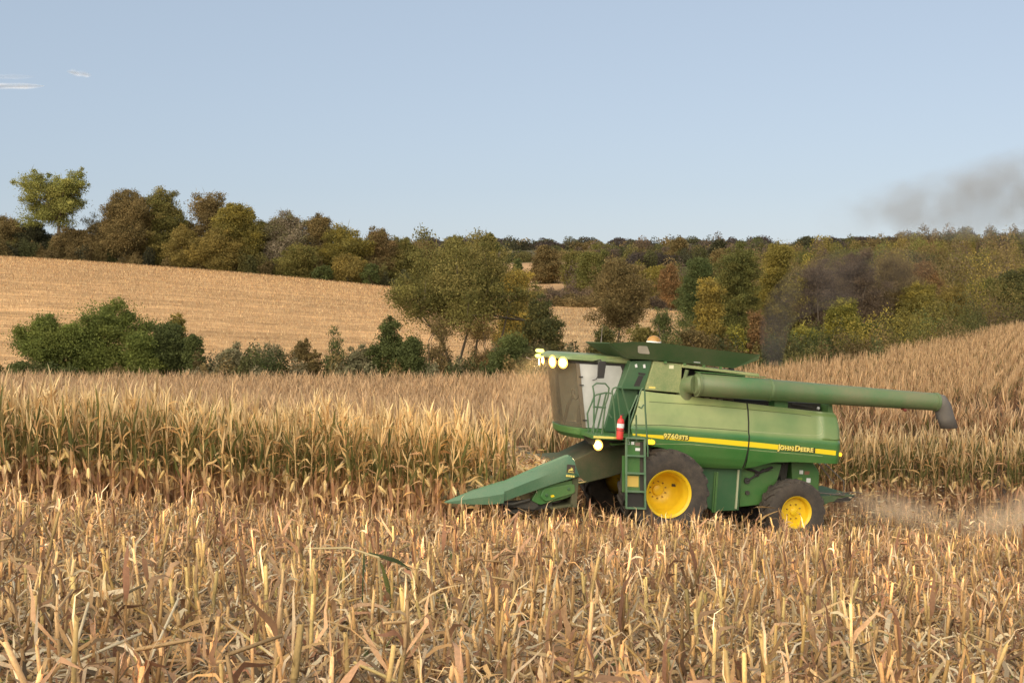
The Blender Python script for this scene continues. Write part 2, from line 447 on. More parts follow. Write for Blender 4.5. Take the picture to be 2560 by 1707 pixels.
# ================================================================ standing maize plants
def maize_plant(rng, lod=0):
    """returns batches stalk, leaves, ear; about 2.35 m tall, standing at the origin"""
    H = rng.uniform(1.62, 2.08)
    lean = np.array([rng.normal(0, 0.05), rng.normal(0, 0.05), 0])
    S = Batch(); Lf = Batch(); E = Batch()
    top = np.array([[0, 0, H]]) + lean
    S.add(*sticks(np.zeros((1, 3)), top, np.array([0.014]), np.array([0.007]),
                  pick(rng, HUSK, 1) * 0.9, n=4 if lod == 0 else 3, topcol=pick(rng, STRAW, 1), rings=2 if lod == 0 else 1))
    az0 = rng.uniform(0, 2 * np.pi)
    def leafset(n, h0, h1, e0, e1, l0, l1, w0, w1, pal, K, wave, tip=None, base_w=0.35):
        if n <= 0: return
        h = np.linspace(h0, h1, n) + rng.normal(0, 0.05, n)
        base = np.stack([lean[0] * h / H, lean[1] * h / H, h], -1)
        az = az0 + np.arange(n) * np.pi + rng.normal(0, 0.55, n)
        v, f, c = ribbons(rng, base, az, np.radians(rng.uniform(*e0, n)), np.radians(rng.uniform(*e1, n)),
                          rng.uniform(l0, l1, n), rng.uniform(w0, w1, n), pick(rng, pal, n), K=K, wave=wave,
                          tipcol=None if tip is None else pick(rng, tip, n), base_w=base_w)
        Lf.add(v, f, c)
    if lod == 0:
        leafset(7, 0.25, 0.95, (-88, -62), (-92, -78), .22, .50, .04, .085, HUSK * [1.02, 1.05, 1.12], 4, .12, base_w=.6)
        leafset(3, 0.15, 0.80, (70, 88), (60, 88), .25, .45, .035, .06, HUSK, 3, .08)
        leafset(1, 0.5, 0.95, (20, 60), (-80, -40), .35, .6, .035, .06, STRAW, 5, .25)
        leafset(8, 0.80, 1.55, (66, 88), (35, 86), .40, .72, .03, .06, GREEN, 4, .13, GREEN)
        leafset(3, 0.9, 1.5, (35, 70), (-85, -40), .35, .6, .03, .055, HUSK if rng.random() < .5 else STRAW, 5, .25)
        leafset(int(rng.integers(7, 13)), 1.25, H + rng.uniform(-.05, .12), (66, 88), (40, 90), .30, .66, .018, .048, STRAW, 4, .14, PALE)
        leafset(3, 1.35, H, (40, 70), (-70, 10), .25, .5, .02, .04, STRAW, 4, .3)
        # ear in its husk, hanging or standing off the stalk
        h = rng.uniform(0.82, 1.12); az = rng.uniform(0, 2 * np.pi); el = R(rng.choice([-75, -60, -40, 40, 60]))
        base = np.array([lean[0] * h / H, lean[1] * h / H, h])
        d = np.array([math.cos(az) * math.cos(el), math.sin(az) * math.cos(el), math.sin(el)])
        st = base + np.array([math.cos(az), math.sin(az), 0.2]) * 0.05
        col = pick(rng, PALE * np.array([1.0, .95, .75]), 1); L = rng.uniform(.19, .25)
        prof = [(0, .010), (.15, .026), (.5, .030), (.8, .022), (1, .006)]
        pts = [st + d * L * t for t, r in prof]
        for k in range(4):
            E.add(*sticks(pts[k][None], pts[k+1][None], np.array([prof[k][1]]), np.array([prof[k+1][1]]), col * (1 if k % 2 else .95), n=6))
        v, f, c = ribbons(rng, np.repeat(st[None], 4, 0), np.full(4, az) + rng.normal(0, .5, 4), np.full(4, el) + rng.normal(0, .3, 4),
                          np.full(4, el - .4), rng.uniform(.16, .30, 4), rng.uniform(.03, .05, 4), pick(rng, PALE, 4), K=3, wave=.2)
        E.add(v, f, c)
    elif lod == 1:
        leafset(4, 0.3, 0.95, (20, 60), (-95, -60), .4, .6, .05, .09, HUSK, 3, .15)
        leafset(5, 0.95, 1.5, (60, 86), (20, 80), .45, .75, .035, .06, np.concatenate([GREEN, GREEN, HUSK]), 3, .12)
        leafset(9, 1.3, H + .05, (60, 87), (30, 88), .30, .65, .024, .05, STRAW, 3, .15, PALE)
    else:
        leafset(2, 1.0, 1.4, (40, 80), (-20, 60), .45, .7, .07, .10, np.concatenate([GREEN, HUSK]), 2, .1)
        leafset(9, 1.3, H + .08, (52, 88), (15, 88), .30, .62, .022, .046, STRAW, 2, .18, PALE)
    return S, Lf, E

def merge(*bs):
    o = Batch()
    for b in bs:
        if b.n: o.add(*b.arrays())
    return o

def scatter(templates, pos, rng, tint, s0=0.92, s1=1.08, tilt=0.04, sxy=1.0):
    """one batch with a turned, scaled and tinted copy of a template at every position"""
    out_ = Batch(); N = len(pos); which = rng.integers(0, len(templates), N)
    for k, (tv, tf, tcol) in enumerate(templates):
        m = which == k; n = int(m.sum())
        if not n: continue
        a = rng.uniform(0, 2 * np.pi, n); s = rng.uniform(s0, s1, n)
        x = tv[None, :, 0] * s[:, None] * sxy; y = tv[None, :, 1] * s[:, None] * sxy; z = tv[None, :, 2] * s[:, None]
        ca, sa = np.cos(a)[:, None], np.sin(a)[:, None]
        tx, ty = rng.normal(0, tilt, (n, 1)), rng.normal(0, tilt, (n, 1))
        X = x * ca - y * sa + z * tx; Y = x * sa + y * ca + z * ty
        V = np.stack([X, Y, z], -1) + pos[m][:, None, :]
        F = tf[None] + (np.arange(n) * len(tv))[:, None, None]
        C = tcol[None] * tint[m][:, None, :]
        out_.add(V, F, C)
    return out_

FULL = [maize_plant(np.random.default_rng(100 + i), 0) for i in range(14)]
T0 = [merge(*p).arrays() for p in FULL]
T1 = [merge(*maize_plant(np.random.default_rng(200 + i), 1)).arrays() for i in range(12)]
T2 = [merge(*maize_plant(np.random.default_rng(300 + i), 2)).arrays() for i in range(12)]

def row_positions():
    P_ = []
    ks = np.arange(-1, 190)
    for k in ks:
        q = 2.66 - 0.76 * (k + 0) if k >= 0 else None
        if q is None: continue
        s = np.arange(-70, 60, 0.175)
        s = s + rs.normal(0, 0.03, len(s)); qq = q + rs.normal(0, 0.035, len(s))
        x, y = from_row(s, qq)
        ok = (y > 15) & (y < 170)
        P_.append(np.stack([x, y, s, qq], -1)[ok])
    return np.concatenate(P_)
A = row_positions()
x, y, s, q = A.T
u = uof(x, y)
keep = (x > -.39 * y - 5) & (x < .39 * y + 5) & (y < 165) & (y < corn_far_edge(x, y)) & ((q < -3.1) | ((s > 3.35) & (q < 3.0)))
keep &= ~((q > -3.1) & (s < 4.0) & (rs.random(len(q)) < 0.35))
wob = 0.8 * np.sin(x * 0.45)
gapA = (x > 5) & (q < -6.4 + .4 * wob) & (q > -12.2 + 0.8 * wob)
gapB = (x > 6.5) & (q < -15.5 + wob * .5) & (q > -24.0 + wob)
keep &= ~gapA & ~gapB
hillzone = (u > 1600) & (y > 52)
keep &= ~hillzone
keep &= rs.random(len(x)) < np.interp(y, [30, 40, 90], [0.97, 0.85, 0.6])
A = A[keep]
# the hill on the right is planted in rows that run away from the camera, up the slope
hx = []
dirv = np.array([0.43, 1.0]); dirv /= np.linalg.norm(dirv); nrm = np.array([dirv[1], -dirv[0]])
for k in range(-70, 150):
    t = np.arange(0, 190, 0.24); t = t + rs.normal(0, .04, len(t))
    off = nrm * (k * 0.78) + np.array([-10.0, 50.0])
    X = off[0] + dirv[0] * (t - 20) + rs.normal(0, .05, len(t)); Y = off[1] + dirv[1] * (t - 20)
    hx.append(np.stack([X, Y], -1))
hx = np.concatenate(hx)
uu = uof(hx[:, 0], hx[:, 1])
hx = hx[(uu > 1600) & (uu < 2700) & (hx[:, 1] >= 52) & (hx[:, 1] < corn_far_edge(hx[:, 0], hx[:, 1]))]
_s, _q = to_row(hx[:, 0], hx[:, 1]); _w = 0.8 * np.sin(hx[:, 0] * 0.45)
hx = hx[~((hx[:, 0] > 6.5) & (_q > -24.0 + _w))]
hx = hx[rs.random(len(hx)) < np.interp(hx[:, 1], [52, 80, 160], [0.85, 0.75, 0.65])]

x, y, s, q = A.T
pos = np.stack([x, y, gz(x, y) - 0.03], -1)
dist = np.hypot(x, y)
front = ((s > 3.6) & (q > 0.2)) | ((q > -6.2) & (q < -3.0) & (s < -3.5))
inframe = (uof(x, y) > -25) & (uof(x, y) < 2590)
rank = np.where(front & inframe & ((q > 1.7) | (s < 0)), dist - np.where(q > 2.4, 4, 0), 1e9)
order = np.argsort(rank)
indiv = np.zeros(len(x), bool); indiv[order[:296]] = True; indiv &= rank < 1e8
# the left edge plants are tinted golden for lamp and sun glow; deeper in the field they are duller and pinkish
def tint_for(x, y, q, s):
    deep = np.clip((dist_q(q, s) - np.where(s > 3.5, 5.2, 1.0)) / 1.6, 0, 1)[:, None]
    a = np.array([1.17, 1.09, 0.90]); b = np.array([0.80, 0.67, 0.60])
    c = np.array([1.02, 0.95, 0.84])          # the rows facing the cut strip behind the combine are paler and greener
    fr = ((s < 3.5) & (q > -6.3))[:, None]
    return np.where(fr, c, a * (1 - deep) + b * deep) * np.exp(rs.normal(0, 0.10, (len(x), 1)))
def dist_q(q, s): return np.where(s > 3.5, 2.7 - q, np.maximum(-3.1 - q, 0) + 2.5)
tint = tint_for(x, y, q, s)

# individual plants
parts_mesh = []
for i, (S_, L_, E_) in enumerate(FULL):
    ms = S_.mesh("maize_stalk"); ms.materials.append(M_STALK)
    ml = L_.mesh("maize_leaves"); ml.materials.append(M_DRY)
    mE = E_.mesh("maize_ear"); mE.materials.append(M_DRY)
    parts_mesh.append((ms, ml, mE))
def corn_label(s, q, x):
    if s > 3.5: return "dry standing corn plant in the outermost rows of the uncut block left of the header"
    return "dry standing corn plant in the front rows of uncut corn behind the combine's rear"
for i in np.nonzero(indiv)[0]:
    k = int(rs.integers(0, len(parts_mesh)))
    r_ = empty("corn_plant", tuple(pos[i]))
    r_.rotation_euler = (rs.normal(0, .045), rs.normal(0, .045), rs.uniform(0, 6.28))
    sc_ = rs.uniform(.95, 1.10) * (1.02 if s[i] > 3.5 else 1); r_.scale = (sc_, sc_, sc_)
    tag(r_, corn_label(s[i], q[i], x[i]), "corn plant", "corn plants in the outermost rows of the uncut block" if s[i] > 3.5 else "corn plants in the front rows behind the combine's rear")
    for nm, me in zip(("stalk", "leaves", "ear"), parts_mesh[k]):
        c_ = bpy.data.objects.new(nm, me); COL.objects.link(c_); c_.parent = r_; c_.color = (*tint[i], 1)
rest = ~indiv
near_ = rest & (front | (y < 31)); mid_ = rest & ~near_ & (y < 52); far_ = rest & ~near_ & ~mid_
B = Batch()
for m_, T_ in ((near_, T0), (mid_, T1), (far_, T2)):
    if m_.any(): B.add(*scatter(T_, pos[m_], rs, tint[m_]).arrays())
hp = np.stack([hx[:, 0], hx[:, 1], gz(hx[:, 0], hx[:, 1]) - .03], -1)
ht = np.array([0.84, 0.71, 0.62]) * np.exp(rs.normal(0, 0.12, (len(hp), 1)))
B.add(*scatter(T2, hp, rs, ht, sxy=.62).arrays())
tag(B.build("standing_corn", M_DRY), "field of dry standing corn behind the combine, running up the hill on the right", "corn", kind='stuff')
print("corn", len(x), len(hp), indiv.sum(), B.n)

# ================================================================ cut stubble and residue in front
def stub_template(rng, tall=1.0):
    b = Batch(); h = rng.uniform(.26, .62) * tall
    lean = np.array([rng.normal(0, .05), rng.normal(0, .05), 0])
    r = rng.uniform(.009, .0155)
    cs = pick(rng, np.concatenate([STRAW * 1.12, GOLD * 1.05, STRAW * .85]), 1)
    nodes = [0, .33, .66, 1.0]
    for a, c in zip(nodes[:-1], nodes[1:]):
        p0 = np.array([[0, 0, h * a]]) + lean * a; p1 = np.array([[0, 0, h * c]]) + lean * c
        b.add(*sticks(p0, p1, np.array([r * 1.12]), np.array([r * .92]), cs * rng.uniform(.85, 1.08), n=4, topcol=cs * (1.2 if c == 1 else .62)))
    n = rng.integers(2, 7)
    hb = rng.uniform(.02, h * .8, n)
    base = np.stack([lean[0] * hb / h, lean[1] * hb / h, hb], -1)
    v, f, c = ribbons(rng, base, rng.uniform(0, 6.28, n), np.radians(rng.uniform(48, 88, n)), np.radians(np.where(rng.random(n) < .55, rng.uniform(-95, -60, n), rng.uniform(20, 80, n))),
                      rng.uniform(.12, .44, n), rng.choice([.010, .014, .02, .028, .040], n), pick(rng, np.concatenate([HUSK, HUSK * .8, STRAW, PALE]), n, .2), K=4, wave=.3)
    b.add(v, f, c)
    if rng.random() < .5:       # sheath wrapped round the foot
        v, f, c = ribbons(rng, np.zeros((2, 3)) + [[.01, 0, 0.02]], rng.uniform(0, 6.28, 2), np.radians([86., 80.]), np.radians([80., 60.]),
                          rng.uniform(.15, .3, 2), rng.uniform(.04, .07, 2), pick(rng, HUSK, 2), K=3, wave=.1)
        b.add(v, f, c)
    v, f, c = ribbons(rng, np.repeat(np.array([[0, 0, h * .96]]) + lean, 3, 0) + rng.normal(0, .004, (3, 3)), rng.uniform(0, 6.28, 3), np.radians(rng.uniform(50, 88, 3)), np.radians(rng.uniform(-10, 80, 3)),
                      rng.uniform(.02, .09, 3), rng.uniform(.006, .014, 3), np.repeat(cs * 1.15, 3, 0), K=2, wave=.3)
    b.add(v, f, c)                # frayed cut end
    if rng.random() < .14:        # snapped top hanging over
        d = rng.uniform(0, 6.28); L = rng.uniform(.1, .3)
        p0 = np.array([[0, 0, h]]) + lean; p1 = p0 + np.array([[math.cos(d) * L, math.sin(d) * L, rng.uniform(-.16, .12)]])
        b.add(*sticks(p0, p1, np.array([r * .9]), np.array([r * .7]), cs * 1.1, n=4, topcol=cs * 1.3))
    return b
SB = [stub_template(np.random.default_rng(400 + i)) for i in range(26)]
ST = [b_.arrays() for b_ in SB]
pts = []
for k in range(0, 48):
    q_ = 3.42 + 0.76 * k
    s_ = np.arange(-26, 26, 0.10)
    s_ = s_[rs.random(len(s_)) < .92]
    pts.append(np.stack([s_ + rs.normal(0, .03, len(s_)), q_ + rs.normal(0, .05, len(s_))], -1))
for k in range(8):
    q_ = -2.66 + 0.76 * k
    s_ = np.arange(-26, 3.6, 0.165)
    pts.append(np.stack([s_ + rs.normal(0, .03, len(s_)), q_ + rs.normal(0, .045, len(s_))], -1))
pts = np.concatenate(pts); s, q = pts.T
x, y = from_row(s, q); u = uof(x, y)
keep = (y > 5.5) & (np.abs(x) < .41 * y + 4.5)
wheel = ((np.abs(s) < 1.15) & (np.abs(np.abs(q) - 1.45) < .45)) | ((np.abs(s + 3.1) < .9) & (np.abs(np.abs(q) - 1.3) < .4))
keep &= ~wheel
s, q, x, y = s[keep], q[keep], x[keep], y[keep]
pos = np.stack([x, y, gz(x, y) - .02], -1)
v_screen = np.hypot(x, y)
inframe = (np.abs(uof(x, y) - 1280) < 1260) & (y > 8.6)
idx = np.argsort(np.where(inframe, v_screen, 1e9))[:294]
ind = np.zeros(len(x), bool); ind[idx] = True
sm = []
for b_ in SB:
    me = b_.mesh("corn_stub"); me.materials.append(M_DRY); sm.append(me)
for i in np.nonzero(ind)[0]:
    o = bpy.data.objects.new("corn_stub", sm[int(rs.integers(0, len(sm)))]); COL.objects.link(o)
    o.location = tuple(pos[i]); o.rotation_euler = (rs.normal(0, .07), rs.normal(0, .07), rs.uniform(0, 6.28))
    sc_ = rs.uniform(.9, 1.15); o.scale = (sc_, sc_, sc_)
    o.color = (*(np.array([1.06, 1.03, .95]) * math.exp(rs.normal(-.06, .22))), 1)
    tag(o, "cut corn stalk standing among the nearest rows of stubble at the bottom of the picture", "corn stub", "cut corn stalks in the nearest stubble rows")
tn = np.exp(rs.normal(-.10, .34, (len(x), 1))) * np.array([1.06, .96, .91])
hs_ = np.ones(len(x))
B = scatter(ST, pos[~ind], rs, tn[~ind], .75, 1.2, .09)
tag(B.build("corn_stubble", M_DRY), "rows of cut corn stalks covering the harvested strip in front of the combine", "stubble", kind='stuff')
print("stub", len(x))

# loose leaves, husks and broken stalks on the soil
def litter():
    b = Batch()
    def area(n, y0, y1, p=1.0):
        Y = y0 + (y1 - y0) * rs.random(n) ** p
        X = rs.uniform(-1, 1, n) * (Y * .40 + 3.0)
        s, q = to_row(X, Y)
        ok = (q > 2.5) | ((np.abs(q) < 3.1) & (s < 4.0))
        return X[ok], Y[ok]
    for (n, y0, y1, l0, l1, w0, w1, K) in ((70000, 6, 15, .08, .44, .005, .034, 4), (66000, 13, 24, .10, .46, .009, .036, 3), (44000, 22, 37, .14, .5, .013, .045, 2)):
        X, Y = area(n, y0, y1)
        n = len(X)
        pal = np.concatenate([STRAW, STRAW, STRAW * .8, HUSK, PALE, PALE, GREY, GREY * .8, GREY * .6, HUSK * .7, GREEN[:1]])
        base = np.stack([X, Y, gz(X, Y) + rs.uniform(.0, .10, n)], -1)
        v, f, c = ribbons(rs, base, rs.uniform(0, 6.28, n), np.radians(rs.normal(14, 20, n)), np.radians(rs.normal(-16, 26, n)),
                          rs.uniform(l0, l1, n), rs.uniform(w0, w1, n), pick(rs, pal, n, .18), K=K, wave=.25)
        b.add(v, f, c)
    X, Y = area(2400, 6.5, 20)       # long husks and leaves arching over the mat
    n = len(X); base = np.stack([X, Y, gz(X, Y) + rs.uniform(.02, .12, n)], -1)
    v, f, c = ribbons(rs, base, rs.uniform(0, 6.28, n), np.radians(rs.uniform(5, 55, n)), np.radians(rs.uniform(-70, 0, n)), rs.uniform(.3, .8, n), rs.uniform(.016, .045, n),
                      pick(rs, np.concatenate([PALE, STRAW, STRAW, HUSK[:2], GREY]), n, .15), K=7, wave=.14)
    b.add(v, f, c)
    X, Y = area(7500, 6, 34)
    n = len(X); az = rs.uniform(0, 6.28, n); L = rs.uniform(.12, .5, n); el = np.radians(rs.normal(8, 16, n))
    p0 = np.stack([X, Y, gz(X, Y) + rs.uniform(.02, .16, n)], -1)
    p1 = p0 + np.stack([np.cos(az) * np.cos(el), np.sin(az) * np.cos(el), np.sin(el)], -1) * L[:, None]
    c = pick(rs, np.concatenate([STRAW, PALE, GOLD]), n)
    b.add(*sticks(p0, p1, np.full(n, .011), np.full(n, .009), c, n=4))
    tag(b.build("crop_residue", M_DRY), "loose dry leaves, husks and broken stalks littering the stubble rows", "crop residue", kind='stuff')
    print("litter", b.n)
litter()

# the odd green weedy stalk bent over in the stubble
def green_stalk():
    rng = np.random.default_rng(77)
    x0, y0 = -1.12, 11.0
    z0 = float(gz(x0, y0))
    r_ = empty("bent_green_corn_plant", (x0, y0, z0))
    tag(r_, "green corn plant snapped over with long dark green leaves hanging in the stubble", "corn plant")
    b = MB(); b.tube([(0.0, 0, 0), (.02, .02, .3), (.0, 0, .62), (-.25, 0.0, .70), (-.62, .02, .69)], [.013, .012, .012, .010, .007], 6)
    m = paint("straw_stalk", (0.50, 0.38, 0.18), .2, .6)
    b.build("stalk", m, r_, True)
    L = Batch()
    base = np.array([[-.08, 0, .66], [0, 0, .61], [-.22, 0, .69], [-.27, 0, .70], [.03, 0, .58], [-.12, 0, .66]])
    az = np.array([.15, .0, 3.5, 3.0, -.4, 4.6])
    v, f, c = ribbons(rng, base, az, np.radians([-15., -70, -78, -80, -72, -75]), np.radians([-55., -92, -92, -90, -95, -92]),
                      np.array([.50, .56, .36, .42, .50, .52]), np.array([.035, .04, .035, .03, .04, .035]),
                      pick(rng, np.array([[.07, .09, .035], [.10, .12, .05], [.12, .13, .04]]), 6), K=6, wave=.06)
    L.add(v, f, c)
    L.build("leaves", M_DRY, r_)
green_stalk()

# ================================================================ trees
M_LEAF = plant_mat("tree_foliage", 0.30, 0.8, 0.15, 3.0)
M_BARK = paint("bark", (0.10, 0.075, 0.05), 0.2, 0.9, (0.18, 0.14, 0.10), 4)
PALS = {
 'olivelight': [(.19,.19,.055),(.14,.145,.04),(.24,.23,.07)],
 'olive': [(.135,.12,.035),(.10,.095,.028),(.17,.14,.045)],
 'olivemid': [(.105,.105,.03),(.085,.09,.028),(.13,.12,.035)],
 'brownolive': [(.135,.10,.042),(.11,.085,.035),(.165,.12,.05)],
 'brown': [(.14,.105,.045),(.12,.09,.04),(.165,.12,.052)],
 'goldbrown': [(.20,.135,.05),(.15,.105,.042),(.13,.09,.04)],
 'rust': [(.165,.11,.05),(.14,.10,.045),(.14,.11,.045)],
 'rustdark': [(.11,.06,.04),(.08,.05,.035)],
 'orange': [(.20,.115,.05),(.17,.10,.045),(.15,.10,.045)],
 'gold': [(.20,.15,.042),(.17,.13,.038),(.145,.115,.036)],
 'goldolive': [(.20,.16,.035),(.155,.13,.032),(.12,.105,.03)],
 'yellow': [(.27,.20,.045),(.21,.16,.04),(.16,.125,.035)],
 'yellowgreen': [(.24,.21,.04),(.17,.16,.035),(.12,.12,.03)],
 'willow': [(.115,.135,.032),(.135,.15,.036),(.09,.11,.028)],
 'evergreen': [(.075,.09,.03),(.09,.105,.034),(.058,.07,.024)],
 'dark': [(.06,.06,.03),(.05,.05,.028)],
 'darkolive': [(.075,.075,.028),(.06,.065,.025),(.10,.09,.03)],
 'darkgreen': [(.055,.075,.026),(.07,.085,.03)],
 'purple': [(.105,.078,.058),(.09,.066,.05),(.12,.085,.055)],
 'purpledark': [(.065,.05,.045),(.055,.045,.04)],
 'grey': [(.20,.165,.12),(.165,.135,.095),(.13,.12,.06)],
 'greybrush': [(.16,.15,.085),(.13,.12,.065),(.19,.165,.10)],
}
def make_tree(name, X, Y, H, W, palname, style, label, seed, cat=None, group=None, density=1.0):
    rng = np.random.default_rng(seed)
    pal = np.array(PALS[palname]) * np.array([1.30, 1.26, 1.15])
    z0 = float(gz(X, Y)) - .05
    root = empty(name, (X, Y, z0))
    cat = cat or name.split('_')[-1]
    tag(root, label, cat, group)
    wd = MB()
    # lobe centres
    shrub = style in ('dense', 'cone') and H < 9 or name.endswith(('shrub', 'bush', 'brush'))
    cb = {'tall': .36, 'bushy': .12, 'airy': .10, 'sparse': .05, 'dense': .02, 'cone': .02, 'leaning': .46, 'vase': .50, 'tallbush': .05, 'bare': .05}[style]
    nl = {'tall': 26, 'bushy': 26, 'airy': 40, 'sparse': 20, 'dense': 30, 'cone': 18, 'leaning': 32, 'vase': 22, 'tallbush': 40, 'bare': 34}[style]
    lobes = []
    tries = 0
    while len(lobes) < nl and tries < 4000:
        tries += 1
        t = rng.uniform(0, 1); a = rng.uniform(0, 2*np.pi)
        if style == 'cone': env = max(.08, 1 - t) ** .8
        elif style == 'leaning': env = 1.0 if t < .7 else .75
        elif style in ('leaning', 'vase'): env = (min(1, .55 + t * 1.3)) * math.sqrt(max(0, 1 - max(0, t - .45) ** 2 / .34))
        elif style == 'tall': env = math.sqrt(max(.02, 1 - ((t - .42) / .6) ** 2)) * (1 + .15 * math.sin(3 * a + seed))
        elif style in ('dense', 'bushy', 'airy', 'tallbush', 'bare', 'sparse'): env = math.sqrt(max(.03, 1 - (max(0, t - .35) / .67) ** 2)) * (.8 + .2 * min(1, t * 3))
        rr = env * math.sqrt(rng.uniform(.05, 1)) * W * .5 * (0.86 + .2 * math.sin(2 * a + seed * 1.7))
        lr = W * rng.uniform(.12, .22) * {'tall': .78, 'tallbush': .95, 'sparse': .9, 'dense': 1.15, 'cone': 1.0}.get(style, 1)
        lr = max(lr, H * .085); lr = min(lr, H * (.30 if style in ('dense', 'bushy', 'sparse', 'cone') else .17))
        if style == 'cone': lr = W * .30 * (1 - .55 * t); env = 1 - t; rr = env * math.sqrt(rng.uniform(.02, 1)) * W * .5
        zc = cb * H + t * (H * (1 - cb) - lr * .8)
        rr = max(0, rr - lr * .5)
        c = np.array([rr * math.cos(a), rr * math.sin(a), max(zc, lr * .4)])
        lobes.append((c, lr))
    # trunk and limbs
    if style == 'leaning':
        stems = [[(-.8, 0, 0), (-1.2, 0, H*.18), (-2.0, .2, H*.36), (-3.4, .2, H*.52), (-4.0, 0, H*.62)],
                 [(-.8, 0, 0), (-.7, .2, H*.22), (.2, .3, H*.5), (.4, .3, H*.75)],
                 [(1.2, .5, 0), (1.7, .4, H*.22), (2.7, .3, H*.42), (3.2, .2, H*.62)],
                 [(1.2, .5, 0), (2.2, .4, H*.16), (3.9, .3, H*.34), (4.6, .2, H*.5)],
                 [(.4, -.3, 0), (.6, -.2, H*.3), (1.0, -.1, H*.6)]]
        for st in stems:
            wd.tube(st, [.17 * (1 - .75 * i / (len(st) - 1)) for i in range(len(st))], 6)
        lobes = [(np.array([c[0] - .6 + .4 * math.sin(i), c[1], c[2] + (.08 * H if c[0] < 0 else 0)]), lr) for i, (c, lr) in enumerate(lobes)]
        lobes += [(np.array([-4.6, 0, H*.66]), 1.0), (np.array([-4.2, 0, H*.56]), .75), (np.array([-5.0, .3, H*.75]), .9), (np.array([-2.4, .2, H*.42]), .45), (np.array([4.6, 0, H*.66]), .9)]
        tips = [Vector(st[-1]) for st in stems]
    else:
        nst = 1 if style in ('tall', 'vase', 'tallbush', 'airy') and not shrub else int(rng.integers(2, 5))
        tips = []
        for k in range(nst):
            a = rng.uniform(0, 6.28); sp = 0 if nst == 1 else W * .16
            hh = H * {'tall': .80, 'vase': .45, 'dense': .6}.get(style, .7)
            base = (0 if nst == 1 else rng.normal(0, W * .06), 0 if nst == 1 else rng.normal(0, W * .06), 0)
            tp = (base[0] + sp * math.cos(a) + rng.normal(0, W*.03), base[1] + sp * math.sin(a), hh)
            md = ((base[0]+tp[0])/2 + rng.normal(0, W*.03), (base[1]+tp[1])/2, hh * .5)
            r0 = max(.05, H * (.020 if nst == 1 else .011))
            wd.tube([base, md, tp], [r0, r0 * .75, r0 * .35], 6)
            tips += [Vector(md), Vector(tp)]
    for c, lr in lobes:
        cv = Vector(c)
        cand = [t_ for t_ in tips if t_.z < cv.z + .05 * H] or tips
        b = min(cand, key=lambda t_: (t_ - cv).length)
        mid = b.lerp(cv, .55) + Vector((rng.normal(0, .03) * W, rng.normal(0, .03) * W, H * .02))
        r0 = max(.025, H * .006)
        if style in ('bare', 'sparse', 'tall', 'vase', 'leaning', 'airy'):
            wd.tube([b, mid, cv, cv + Vector((rng.normal(0, lr*.3), rng.normal(0, lr*.3), lr * .9))], [r0, r0 * .7, r0 * .4, r0 * .15], 4)
        else:
            wd.tube([b, mid, cv], [r0, r0 * .7, r0 * .3], 4)
    wd.build("trunk", M_BARK, root, True)
    # small clumps budding from every lobe break up the outline
    extra = []
    for c, lr in lobes:
        for _ in range(2 if style == 'dense' else 3):
            d_ = rng.normal(0, 1, 3); d_[2] = abs(d_[2]) * .9; d_ /= np.linalg.norm(d_)
            extra.append((c + d_ * lr * (rng.uniform(.6, 1.0) if style == 'dense' else rng.uniform(.85, 1.35)), lr * rng.uniform(.22, .45)))
    lobes = lobes + extra
    # leaves
    if style == 'tall': lobes = [(c * np.array([1.1, 1, 1.06]), lr) for c, lr in lobes]
    pxm = 1320.0 / Y                                            # render pixels per metre
    ls = {'sparse': 1.0, 'bare': 1.0}.get(style, 1.15) * max(.11, 1.05 / pxm)
    dens = {'tall': 1.1, 'bushy': 1.0, 'airy': .75, 'sparse': .42, 'dense': 1.7, 'cone': 1.7, 'leaning': .62, 'vase': .5, 'tallbush': .95, 'bare': .62}[style] * density
    cr = Batch()
    for li, (c, lr) in enumerate(lobes):
        n = int(dens * 6.0 * lr * lr * 4 / (ls * ls))
        n = max(12, min(n, 1600))
        d = rng.normal(0, 1, (n, 3)); d /= np.linalg.norm(d, axis=1, keepdims=True)
        ph = rng.uniform(0, 6.28, 3)
        bump = 1 + .22 * np.sin(4 * d[:, 0] + ph[0]) * np.sin(4 * d[:, 1] + ph[1]) + .18 * np.sin(6 * d[:, 2] + ph[2])
        rad = lr * bump * rng.random(n) ** .45 * rng.choice([1, 1, 1, 1.28], n)
        p = c + d * rad[:, None] * np.array([1.12, 1.12, .82])
        p[:, 2] = np.maximum(p[:, 2], .05)
        lobecol = pal[rng.integers(0, len(pal))] * math.exp(rng.normal(0, .12))
        col = lobecol * np.exp(rng.normal(0, .18, (n, 1)))
        mixm = rng.random(n) < .25
        col[mixm] = pal[rng.integers(0, len(pal), int(mixm.sum()))]
        a1 = rng.normal(0, 1, (n, 3)); a1 /= np.linalg.norm(a1, axis=1, keepdims=True)
        a2 = np.cross(a1, rng.normal(0, 1, (n, 3))); a2 /= np.linalg.norm(a2, axis=1, keepdims=True)
        sz = ls * rng.uniform(.35, .75, (n, 1))
        if style in ('bare', 'sparse'):
            a1[:, 2] = np.abs(a1[:, 2]) + .4; asp = .30
            sz = sz * 1.25
        else: asp = .62
        v = np.stack([p - a1*sz, p - a2*sz*asp, p + a1*sz, p + a2*sz*asp], 1)
        f = np.arange(n)[:, None] * 4 + np.arange(4)[None]
        cr.add(v, f, np.repeat(col[:, None], 4, 1))
